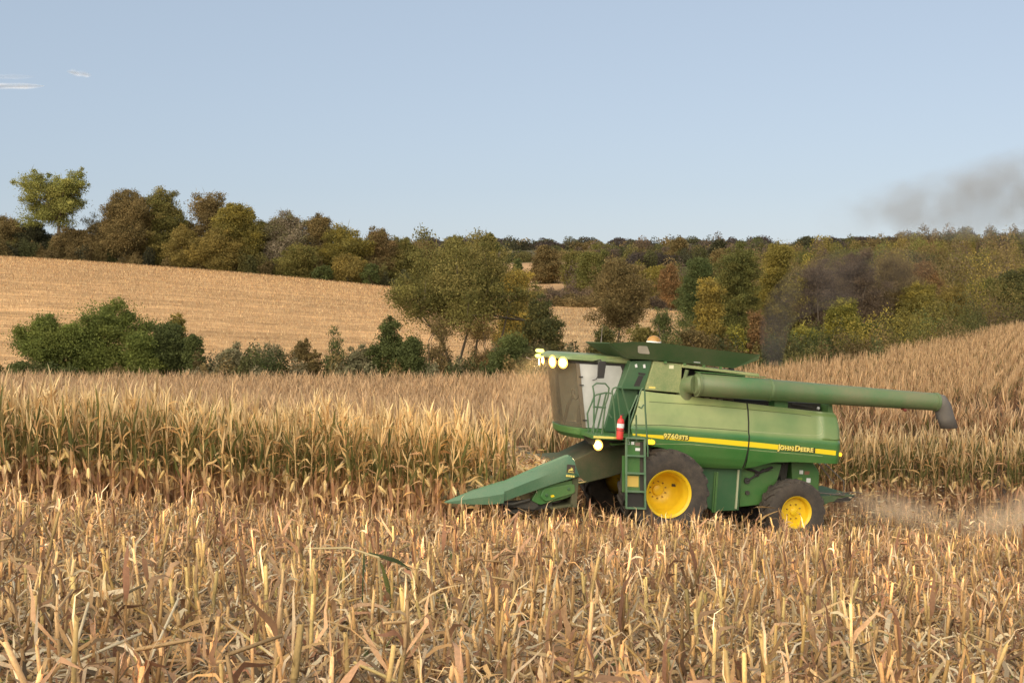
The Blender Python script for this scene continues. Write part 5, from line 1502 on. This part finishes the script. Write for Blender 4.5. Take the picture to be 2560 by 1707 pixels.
for pts in ([(1.70, 1.55, 2.14), (1.735, 1.5, 3.0), (1.778, 1.5, 3.16), (1.70, 1.5, 3.225), (1.50, 1.5, 3.23), (1.41, 1.5, 3.14), (1.42, 1.5, 2.95), (1.47, 1.5, 2.78), (1.50, 1.5, 2.14)],
            [(1.74, 1.5, 2.72), (1.45, 1.5, 2.72)],
            [(1.70, 1.2, 2.14), (1.76, 1.2, 2.55), (1.63, 1.2, 2.93), (1.58, 1.2, 2.965), (1.38, 1.2, 3.02), (1.25, 1.2, 3.01)],
            [(1.50, 1.22, 3.0), (1.63, 1.2, 2.14)], [(1.37, 1.22, 3.02), (1.52, 1.2, 2.14)],
            [(1.22, 1.2, 3.0), (1.32, 1.3, 2.6), (1.25, 1.35, 2.5)],
            [(1.30, 1.9, 2.14), (1.40, 1.9, 2.75), (1.474, 1.9, 3.10), (1.446, 1.9, 3.16), (1.40, 1.9, 3.178), (1.28, 1.9, 3.178), (1.25, 1.9, 3.15), (1.05, 1.9, 2.62), (1.035, 1.93, 2.0)],
            [(1.36, 1.88, 3.15), (1.25, 1.88, 2.61), (1.22, 1.88, 2.5)],
            [(1.06, 1.9, 2.62), (.90, 1.9, 3.05), (.88, 1.88, 2.98)],
            [(1.03, 1.9, 2.40), (.83, 1.9, 3.15), (.80, 1.9, 3.19), (.755, 1.9, 3.18), (.74, 1.9, 3.1), (.70, 1.9, 2.72), (.60, 1.93, 1.95), (.585, 1.93, 1.75)],
            [(.90, 1.9, 2.62), (.88, 1.9, 2.4), (.85, 1.9, 2.05)],
            [(.745, 1.9, 2.85), (.79, 1.9, 2.77), (.86, 1.9, 2.80)]):
    slab(pts, .019, "handrail", RAIL, CH)
b = MB()
loops = [[(1.255 + r*math.cos(2*math.pi*k_/16), 1.97 + r*math.sin(2*math.pi*k_/16), z) for k_ in range(16)] for r, z in ((.06, 2.09), (.075, 2.11), (.075, 2.47), (.06, 2.52), (.022, 2.55), (.022, 2.60))]
b.loft(loops); fx = b.build("fire_extinguisher", RED, CH, True)
b = MB(); b.loft([[(1.255 + .0775*math.cos(2*math.pi*k_/16), 1.97 + .0775*math.sin(2*math.pi*k_/16), z) for k_ in range(16)] for z in (2.34, 2.43)], cap=False); b.build("label_band", WHITE, fx, True)
b = MB(); b.tube([(1.255, 1.97, 2.60), (1.20, 1.98, 2.63)], .014, 6).tube([(1.255, 1.97, 2.28), (1.255, 1.97, 2.295)], .079, 16); b.build("handle", BLACK, fx, True)
b = MB(); b.tube([(.43, 1.50, 2.03), (.43, 1.60, 2.03)], [.055, .05], 12); b.tube([(.37, 1.50, 2.03), (.37, 1.60, 2.03)], [.055, .05], 12); b.build("marker_light", AMBER, CH, True)

# ---- wheels
BOLT = paint("dark_bolt", (.30, .18, .015), .2, .5)
def wheel(cx, cz, yo, Rt, w, rim_r, prof, nb, rb, sgn, nl, name):
    wroot = empty(name, (0, 0, 0), CH)
    yi = yo - w
    t = [(rim_r * .98, yo - .02), (rim_r * 1.06, yo + .0), (rim_r + (Rt - rim_r) * .45, yo + .035), (Rt * .93, yo + .01), (Rt * .965, yo - .05), (Rt * .955, (yo + yi) / 2), (Rt * .965, yi + .05), (Rt * .93, yi - .01), (rim_r + (Rt - rim_r) * .45, yi - .035), (rim_r * .98, yi + .02)]
    b = MB(); b.lathe([(r, sgn * y) for r, y in t], cx, cz, 56)
    for side in (0, 1):
        for i in range(nl):
            a0 = 2 * math.pi * (i + .5 * side) / nl; sweep = .75 * 2 * math.pi / nl * (1.3)
            ym = (yo + yi) / 2
            def pt(a, r, y): return (cx + r * math.cos(a), sgn * y, cz + r * math.sin(a))
            ye = yo + .012 if side == 0 else yi - .012
            ws = .055 / Rt
            lo, hi = Rt * .925, Rt * 1.012
            segs = [(a0, ym - (.03 if side == 0 else -.03)), (a0 + sweep * .55, ym + (ye - ym) * .5), (a0 + sweep * .9, ye), (a0 + sweep * 1.0, ye)]
            rr_ = [(lo, hi), (lo, hi), (lo * .97, hi * .975), (lo * .90, hi * .93)]
            loops = []
            for (a, y), (l_, h_) in zip(segs, rr_):
                loops.append([pt(a - ws, l_, y), pt(a - ws * .7, h_, y), pt(a + ws * .7, h_, y), pt(a + ws, l_, y)])
            b.loft(loops)
    b.build("tyre", RUBBER, wroot, True, angle=30)
    b = MB(); b.lathe([(r, sgn * y) for r, y in prof], cx, cz, 48); rim = b.build("rim", YELLOW, wroot, True, angle=40)
    yh = prof[-5][1] if nb == 10 else prof[-5][1]
    for i in range(nb):
        a = 2 * math.pi * i / nb + .3
        b = MB(); b.lathe([(.001, sgn * (yh + .04)), (.016, sgn * (yh + .035)), (.019, sgn * (yh - .04))], cx + rb * math.cos(a), cz + rb * math.sin(a), 6)
        b.build("wheel_bolt", BOLT, wroot)
    return wroot
FR = [(.475, 1.78), (.515, 1.815), (.52, 1.80), (.515, 1.79), (.485, 1.775), (.465, 1.76), (.455, 1.66), (.435, 1.63), (.42, 1.40), (.39, 1.28), (.31, 1.17), (.235, 1.115), (.12, 1.10), (.12, 1.15), (.10, 1.165), (.001, 1.165)]
RR = [(.335, 1.60), (.362, 1.63), (.365, 1.62), (.355, 1.61), (.335, 1.59), (.318, 1.575), (.305, 1.47), (.30, 1.44), (.28, 1.44), (.12, 1.45), (.085, 1.45), (.085, 1.49), (.07, 1.50), (.001, 1.50)]
for sg in (1, -1):
    rim = wheel(0, .95, 1.80, .945, .72, .50, FR, 10, .185, sg, 20, "front_wheel")
    for i_ in range(1):
        a = math.radians(158)
        b = MB(); cx_, cz_ = .34 * math.cos(a), .95 + .34 * math.sin(a)
        b.box(cx_ - .042, cx_ + .03, sg * 1.195, sg * 1.26, cz_ - .028, cz_ + .028); b.build("hand_hole", BLACK, rim)
    wheel(-3.11, .62, 1.62, .71, .46, .352, RR, 8, .165, sg, 18, "rear_wheel")
b = MB(); b.box(-.18, .18, -.92, .92, .80, 1.15); b.tube([(0, -1.06, .95), (0, 1.06, .95)], .10, 12); b.build("front_axle", DARK, CH)
b = MB(); b.box(-3.22, -3.0, -1.15, 1.15, .52, .72); b.build("rear_axle", DARK, CH)

# ---- feeder house and corn header
FEED = paint("dusty_feeder_paint", (0.03, 0.07, 0.025), .65, .8, (.13, .10, .055), 1.5)
HOOD_D = paint("dusty_hood_paint", (0.035, 0.11, 0.05), .8, .8, (.26, .19, .10), 1.5)
b = MB(); b.prism([(.55, 1.98), (1.1, 1.86), (1.8, 1.50), (2.55, 1.42), (2.6, .78), (1.7, .93), (1.0, 1.13), (.5, 1.3)], -.68, .70); b.build("feeder_house", FEED, CH, bevel=.02)
b = MB(); b.prism([(1.15, 1.88), (.75, 1.93), (.75, 1.97), (1.15, 1.92)], .70, 1.2); b.build("feeder_bracket", GREEN_P, CH)
HD = CH
b = MB(); b.box(2.42, 2.54, -3.02, 3.0, .78, 1.42); b.box(2.40, 2.66, -3.0, 2.6, 1.36, 1.44); b.prism([(2.5, .80), (2.95, .72), (2.98, .76), (2.5, .84)], -3.0, 3.0)
b.build("header_frame", FEED, HD)
b = MB(); b.tube([(2.80, -2.95, 1.02), (2.80, 2.95, 1.02)], .09, 12)
prev_ = None
for side in (1, -1):
    n_ = 150; loops = []
    vs_ = []
    for i in range(n_ + 1):
        y = side * (2.95 - 2.5 * i / n_); a = i * .28 * side
        vs_ += [(2.80 + .09*math.cos(a), y, 1.02 + .09*math.sin(a)), (2.80 + .21*math.cos(a), y, 1.02 + .21*math.sin(a))]
    b.add(vs_, [(2*i, 2*i+1, 2*i+3, 2*i+2) for i in range(n_)])
b.build("cross_auger", STEEL, HD)
for k_ in range(8):
    yc = -2.66 + .76 * k_
    b = MB(); b.prism([(2.9, .86), (3.9, .62), (3.95, .56), (2.9, .74)], yc - .22, yc - .05); b.prism([(2.9, .86), (3.9, .62), (3.95, .56), (2.9, .74)], yc + .05, yc + .22); b.build("row_unit", DARK, HD)
def snout(yc, hw, pts, mat, name, end=False):
    """pts: (x, z_ridge, z_base, half width factor) from rear to tip"""
    loops = []
    for (x, zr, zb, wf) in pts:
        w = hw * wf
        zm = zb + (zr - zb) * .55
        loops.append([(x, yc - w, zb), (x, yc - w * .85, zm), (x, yc - w * .35, zr - (zr - zb) * .06), (x, yc, zr), (x, yc + w * .35, zr - (zr - zb) * .06), (x, yc + w * .85, zm), (x, yc + w, zb)])
    b = MB(); b.loft(loops); return b.build(name, mat, HD, True, angle=40)
for k_ in range(-4, 4):
    yc = .76 * k_
    s_ = snout(yc, .27, [(2.75, 1.30, .92, 1), (3.1, 1.26, .88, 1), (4.0, .98, .70, .9)], HOOD_D, "divider_hood")
    s_ = snout(yc, .25, [(3.98, 1.0, .69, .95), (4.5, .83, .64, .6), (4.95, .68, .60, .12)], HOOD_D, "divider_point")
def end_shield(sgn, dz):
    # outer shield: tall plate with a folded top edge
    top = [(2.44, 1.42), (2.50, 1.62), (2.545, 1.745), (2.60, 1.80), (2.675, 1.834), (2.75, 1.818), (3.3, 1.575), (3.98, 1.25)]
    bot = [(2.44, 1.418), (2.60, 1.36), (2.74, 1.315), (2.88, 1.27), (3.046, 1.215), (3.2, 1.155), (3.5, 1.04), (4.04, .835)]
    y0 = 3.08 * sgn
    loops = []
    for (xt, zt), (xb, zb) in zip(top, bot):
        loops.append([(xb, y0, zb), (xb * .5 + xt * .5, y0 + .035 * sgn, (zb + zt) / 2), (xt, y0 - .03 * sgn, zt - .03), (xt, y0 - .10 * sgn, zt), (xt, y0 - .16 * sgn, zt - .015), (xb * .5 + xt * .5, y0 - .30 * sgn, (zb + zt) / 2 - .05), (xb, y0 - .32 * sgn, zb)])
    b = MB(); b.loft(loops); o = b.build("end_shield", GREEN_TEAL, HD, True, angle=25)
    loops = []
    for (x, zt, zb, w) in ((3.97, 1.262, .83, 1), (4.25, 1.17, .795, .85), (4.6, 1.05, .785, .6), (4.95, .90, .785, .28), (5.14, .815, .79, .05)):
        yc = y0 - .14 * sgn + (.10 * sgn * (1 - w))
        W_ = .18 * w * sgn
        loops.append([(x, yc + W_, zb), (x, yc + W_ * 1.1, zb + (zt - zb) * .45), (x, yc + W_ * .5, zb + (zt - zb) * .93), (x, yc + W_ * .1, zt), (x, yc - W_ * .5, zb + (zt - zb) * .9), (x, yc - W_, zb + (zt - zb) * .4), (x, yc - W_, zb)])
    b = MB(); b.loft(loops); b.build("end_point", GREEN_TEAL, HD, True, angle=30)
    return o
es = end_shield(1, 0); 
def rounded(poly, r, n=5):
    out_ = []
    m = len(poly)
    for i in range(m):
        p0, p1, p2 = Vector(poly[i-1]), Vector(poly[i]), Vector(poly[(i+1) % m])
        a = p1 + (p0 - p1).normalized() * r; c = p1 + (p2 - p1).normalized() * r
        for k in range(n + 1):
            t = k / n; q_ = a * (1-t)**2 + p1 * 2*t*(1-t) + c * t*t; out_.append((q_.x, q_.y))
    return out_
b = MB(); b.prism(rounded([(2.45, 1.34), (2.44, 1.04), (2.7, .93), (3.18, .80), (3.36, .88), (3.22, 1.17)], .03), 2.86, 2.97); gc = b.build("drive_cover", GREEN_P, HD, bevel=.01)
b = MB(); b.prism(rounded([(2.50, 1.26), (2.47, 1.07), (3.08, .87), (3.20, .96), (3.14, 1.14)], .07), 2.97, 3.02); b.build("drive_cover", GREEN_P, HD, bevel=.012)
b = MB()
for x, z in ((2.62, 1.15), (3.07, 1.01)): b.lathe([(.001, 3.045), (.03, 3.04), (.035, 3.02)], x, z, 8)
b.build("cover_bolt", GREEN_D, HD, True)
b = MB(); b.add([(2.99, 3.027, 1.005), (2.93, 3.027, 1.025), (2.90, 3.027, .985), (2.97, 3.027, .965)], [(0,1,2,3)]); b.build("decal", STRIPE, HD)
b = MB(); b.prism([(3.25, .88), (4.05, .80), (4.0, .76), (3.3, .70), (3.2, .76)], 2.7, 2.95); b.tube([(3.4, 2.98, .90), (3.75, 3.0, .80), (4.0, 2.98, .80)], .03, 6); b.build("skid", DARK, HD)
# badge on the end shield: dark square, leaping deer shape, text bar
b = MB(); b.prism(rounded([(2.715, 1.655), (2.545, 1.640), (2.545, 1.475), (2.715, 1.490)], .01, 2), 3.118, 3.124); bd = b.build("badge", paint("badge_black", (.05, .04, .03), .05, .5), es)
deer = [(.05, .22), (.20, .30), (.16, .45), (.30, .42), (.46, .52), (.50, .80), (.56, .60), (.64, .56), (.74, .70), (.72, .50), (.88, .40), (.70, .40), (.62, .36), (.80, .22), (.58, .30), (.36, .30), (.20, .20)]
def bq(p, y=3.128): return (2.705 - p[0] * .15, y, 1.488 + p[1] * .16 - p[0] * .012)
b = MB(); b.add([bq(p) for p in deer], [tuple(range(len(deer)))]); b.build("deer_emblem", LETTER, es)
b = MB(); b.add([bq(p) for p in ((.08, .06), (.92, .06), (.92, .13), (.08, .13))], [(0,1,2,3)]); b.build("emblem_bar", LETTER, es)
b = MB()
for i_ in range(4):
    x = 2.722 - i_ * .046; b.add([(x, 3.112, 1.445 - i_*.003), (x - .038, 3.112, 1.442 - i_*.003), (x - .038, 3.112, 1.402 - i_*.003), (x, 3.112, 1.405 - i_*.003)], [(0,1,2,3)])
b.build("badge_strip", LETTER, es)

# trash riding on the header and caught under the machine
def header_trash():
    rng = np.random.default_rng(31); L = Batch()
    n = 2600
    x = rng.uniform(2.45, 3.6, n); y = rng.uniform(-2.9, 2.8, n); z = 1.05 + .38 * rng.random(n) * (1 - np.abs(x - 2.85) * .5) + .05
    v, f, c = ribbons(rng, np.stack([x, y, z], -1), rng.uniform(0, 6.28, n), np.radians(rng.normal(20, 30, n)), np.radians(rng.normal(-30, 30, n)), rng.uniform(.15, .45, n), rng.uniform(.03, .06, n),
                      pick(rng, np.concatenate([STRAW, PALE, GOLD, HUSK]), n), K=4, wave=.25)
    L.add(v, f, c)
    o = L.build("header_trash", M_DRY)
    o.matrix_world = Matrix.Translation(CH.location) @ CH.rotation_euler.to_matrix().to_4x4()
    tag(o, "loose golden leaves and husks piled on the corn header behind its dividers", "crop residue", kind='stuff')
header_trash()
def caught_leaf():
    rng = np.random.default_rng(8); L = Batch()
    base = np.array([[-.75, 1.85, .42], [-2.15, 1.75, .40], [-2.55, 1.72, .72], [-2.6, 1.75, .73]])
    v, f, c = ribbons(rng, base, np.array([3.3, 3.1, .1, 3.6]), np.radians([-10., 38, 5, -60]), np.radians([-25., 15, -15, -85]), np.array([.75, .55, .5, .45]), np.array([.07, .08, .05, .04]), pick(rng, STRAW, 4), K=5, wave=.05)
    L.add(v, f, c); o = L.build("loose_corn_leaf", M_DRY)
    o.matrix_world = Matrix.Translation(CH.location) @ CH.rotation_euler.to_matrix().to_4x4()
    tag(o, "long bent straw leaves standing up between the combine's front and rear wheels", "corn leaf")
caught_leaf()

# ================================================================ smoke, dust, clouds
def swept(path, radii, n=20, squash=1.0):
    b = MB(); P_ = [Vector(p) for p in path]; loops = []
    for i, p in enumerate(P_):
        t = (P_[min(i+1, len(P_)-1)] - P_[max(i-1, 0)]).normalized()
        s_ = t.cross(Vector((0, 1, 0))).normalized() if abs(t.y) < .9 else Vector((0, 0, 1)); w = Vector(s_.cross(t)).normalized()
        loops.append([p + (s_ * math.cos(2*math.pi*k/n) + w * squash * math.sin(2*math.pi*k/n)) * radii[i] for k in range(n)])
    b.loft(loops); return b
def volume_mat(name, col, density, scale, lo, hi, aniso=0.2, absorb=None, stretch=(1, 1, 1), boost=None, axis=None):
    m = bpy.data.materials.new(name); m.use_nodes = True; n = m.node_tree.nodes; l = m.node_tree.links; n.clear()
    o = n.new("ShaderNodeOutputMaterial"); v = n.new("ShaderNodeVolumePrincipled")
    v.inputs["Color"].default_value = (*col, 1); v.inputs["Anisotropy"].default_value = aniso
    if absorb: v.inputs["Absorption Color"].default_value = (*absorb, 1)
    tc = n.new("ShaderNodeTexCoord"); mp = n.new("ShaderNodeMapping"); mp.inputs["Scale"].default_value = stretch
    no = n.new("ShaderNodeTexNoise"); no.inputs["Scale"].default_value = scale; no.inputs["Detail"].default_value = 3; no.inputs["Roughness"].default_value = .55
    l.new(tc.outputs["Object"], mp.inputs["Vector"]); l.new(mp.outputs[0], no.inputs["Vector"])
    mr = n.new("ShaderNodeMapRange"); mr.inputs["From Min"].default_value = lo; mr.inputs["From Max"].default_value = hi; mr.inputs["To Max"].default_value = density
    l.new(no.outputs["Fac"], mr.inputs["Value"])
    if boost:
        sp_ = n.new("ShaderNodeSeparateXYZ"); l.new(tc.outputs["Object"], sp_.inputs[0])
        zr = n.new("ShaderNodeMapRange"); zr.inputs["From Min"].default_value = boost[0]; zr.inputs["From Max"].default_value = boost[1]
        zr.inputs["To Min"].default_value = boost[2]; zr.inputs["To Max"].default_value = 1.0; l.new(sp_.outputs["Z"], zr.inputs["Value"])
        mb = n.new("ShaderNodeMath"); mb.operation = 'MULTIPLY'; l.new(mr.outputs[0], mb.inputs[0]); l.new(zr.outputs[0], mb.inputs[1]); l.new(mb.outputs[0], v.inputs["Density"])
    else: l.new(mr.outputs[0], v.inputs["Density"])
    if axis:                      # thins out away from the axis of the plume
        x0, z0, sl, r0, rsl = axis[:5]
        src = v.inputs["Density"].links[0].from_socket
        sx = n.new("ShaderNodeSeparateXYZ"); l.new(tc.outputs["Object"], sx.inputs[0])
        def mth(op, a, b_=None, c_=None):
            q_ = n.new("ShaderNodeMath"); q_.operation = op
            for i_, t_ in enumerate((a, b_, c_)):
                if t_ is None: continue
                if isinstance(t_, (int, float)): q_.inputs[i_].default_value = t_
                else: l.new(t_, q_.inputs[i_])
            return q_.outputs[0]
        zc = mth('MULTIPLY_ADD', sx.outputs["X"], sl, z0 - sl * x0)
        rc = mth('MULTIPLY_ADD', sx.outputs["X"], rsl, r0 - rsl * x0)
        dd = mth('DIVIDE', mth('SUBTRACT', sx.outputs["Z"], zc), mth('MAXIMUM', rc, .1))
        ff_ = mth('MAXIMUM', mth('SUBTRACT', 1.0, mth('MULTIPLY', dd, dd)), 0.0)
        if len(axis) > 5:
            fx_ = n.new("ShaderNodeMapRange"); fx_.inputs["From Min"].default_value = axis[5]; fx_.inputs["From Max"].default_value = axis[6]; l.new(sx.outputs["X"], fx_.inputs["Value"])
            ff_ = mth('MULTIPLY', ff_, fx_.outputs[0])
            l.new(mth('MULTIPLY', src, ff_), v.inputs["Density"])
        else: l.new(mth('MULTIPLY', src, mth('MULTIPLY', ff_, ff_)), v.inputs["Density"])
    l.new(v.outputs[0], o.inputs["Volume"])
    return m
SM1 = volume_mat("diesel_smoke", (.16, .14, .13), .40, 1.1, .34, .60, 0, boost=(-1.3, .2, 5.0))
SM2 = volume_mat("thin_smoke", (.50, .48, .46), .66, .9, .40, .62, 0, axis=(7.9, 1.95, .125, .55, .15, 7.2, 9.6))
DU = volume_mat("field_dust", (.94, .74, .52), .95, .7, .40, .66, -.2, stretch=(.5, .7, 1), axis=(6.9, -4.9, -.052, .42, .055))
b = swept([(6.05, 30.6, -1.62), (6.07, 30.7, -1.2), (6.15, 30.9, -.7), (6.35, 31.0, -.25), (6.9, 31.2, .15), (7.8, 31.4, .45), (9.0, 31.7, .62), (10.2, 32.0, .75)], [.22, .30, .38, .48, .62, .68, .6, .3])
tag(b.build("exhaust_smoke", SM1, None, True), "dark smoke column rising behind the combine's grain tank and drifting over the woodland", "smoke", kind='stuff')
b = swept([(7.0, 31.8, 1.85), (8.2, 32.0, 2.0), (9.6, 32.3, 2.15), (11.2, 32.8, 2.35), (14.0, 33.5, 2.7), (18, 34.5, 3.2)], [.5, .65, .85, 1.1, 1.5, 2.1])
tag(b.build("drifting_smoke", SM2, None, True), "thin grey smoke drifting up to the right into the sky above the woodland", "smoke", kind='stuff')
b = swept([(6.9, 30.4, -4.85), (8.2, 30.4, -4.95), (10.5, 30.6, -5.05), (13.5, 30.9, -5.25), (17.5, 31.5, -5.4)], [.25, .52, .68, .78, .85], squash=1.6)
tag(b.build("chaff_dust", DU, None, True), "tan dust and chaff blowing low behind the combine's spreader", "dust", kind='stuff')
DU2 = volume_mat("header_dust", (.92, .74, .52), .05, .9, .38, .66, .0)
b = swept([(-.4, 28.0, -3.9), (.1, 28.4, -3.2), (.3, 28.6, -2.4), (.55, 28.6, -1.6), (.8, 28.5, -1.1)], [.5, .6, .6, .55, .35], squash=1.5)
tag(b.build("header_dust", DU2, None, True), "faint brown dust hanging in the lamplight ahead of the cab", "dust", kind='stuff')
def chaff():
    rng = np.random.default_rng(41); n = 1500
    t = rng.random(n) ** 1.3
    X = 7.0 + t * 9; Y = 30.4 + rng.normal(0, .5 + t, n); Z = gz(X, Y) + .15 + rng.random(n) * (.35 + .9 * np.sin(np.pi * np.clip(t * 1.3 + .15, 0, 1)))
    L = Batch()
    v, f, c = ribbons(rng, np.stack([X, Y, Z], -1), rng.normal(0, .5, n), rng.normal(0, .35, n), rng.normal(-.2, .35, n), rng.uniform(.04, .22, n), rng.uniform(.008, .03, n), pick(rng, np.concatenate([PALE, STRAW]), n), K=2)
    L.add(v, f, c)
    tag(L.build("flying_chaff", M_DRY), "bits of straw flying out behind the combine", "chaff", kind='stuff')
chaff()
def cloud(name, label, u, v, D, w, h, dens, seed):
    pit = R(1.97)
    d = Vector(((u - 1280) / 3300, math.cos(pit) - (-(853.5 - v)) / 3300 * 0, 0))
    X = (u - 1280) / 3300 * D; Z = (740 - v) / 3300 * D
    bm = MB(); loops = []
    n = 16
    for i in range(13):
        t = -1 + 2 * i / 12; r = math.sqrt(max(.0004, 1 - t * t)) * (1 + .12 * math.sin(i * 1.3 + seed))
        loops.append([(X + t * w / 2, D + r * h * 1.5 * math.cos(2*math.pi*k/n), Z - t * h * .25 * (seed % 2) + r * h / 2 * math.sin(2*math.pi*k/n)) for k in range(n)])
    bm.loft(loops)
    m, nn, l, bs = newmat("cloud_vapour_" + str(seed))
    df = nn.new("ShaderNodeBsdfDiffuse"); df.inputs["Color"].default_value = (.85, .82, .82, 1)
    tr = nn.new("ShaderNodeBsdfTransparent"); mx = nn.new("ShaderNodeMixShader"); lw = nn.new("ShaderNodeLayerWeight"); lw.inputs["Blend"].default_value = .35
    tc = nn.new("ShaderNodeTexCoord"); no = nn.new("ShaderNodeTexNoise"); no.inputs["Scale"].default_value = .016; no.inputs["Detail"].default_value = 4
    l.new(tc.outputs["Object"], no.inputs["Vector"])
    iv = nn.new("ShaderNodeMath"); iv.operation = 'SUBTRACT'; iv.inputs[0].default_value = 1.0; l.new(lw.outputs["Facing"], iv.inputs[1])
    pw = nn.new("ShaderNodeMath"); pw.operation = 'POWER'; pw.inputs[1].default_value = 2.5; l.new(iv.outputs[0], pw.inputs[0])
    mr = nn.new("ShaderNodeMapRange"); mr.inputs["From Min"].default_value = .28; mr.inputs["From Max"].default_value = .6; mr.inputs["To Max"].default_value = dens; l.new(no.outputs["Fac"], mr.inputs["Value"])
    mu = nn.new("ShaderNodeMath"); mu.operation = 'MULTIPLY'; l.new(pw.outputs[0], mu.inputs[0]); l.new(mr.outputs[0], mu.inputs[1])
    l.new(mu.outputs[0], mx.inputs[0]); l.new(tr.outputs[0], mx.inputs[1]); l.new(df.outputs[0], mx.inputs[2]); l.new(mx.outputs[0], nn["Material Output"].inputs["Surface"])
    tag(bm.build(name, m, None, True), label, "cloud")
cloud("cloud", "long thin white cloud streak at the left edge of the sky", 10, 219, 3000, 200, 16, .55, 2)
cloud("cloud", "small white wisp of cloud to the upper right of the long streak", 205, 188, 3000, 58, 16, .5, 3)
cloud("cloud", "very faint veil of cloud just above the long streak", 30, 196, 3000, 120, 12, .15, 4)
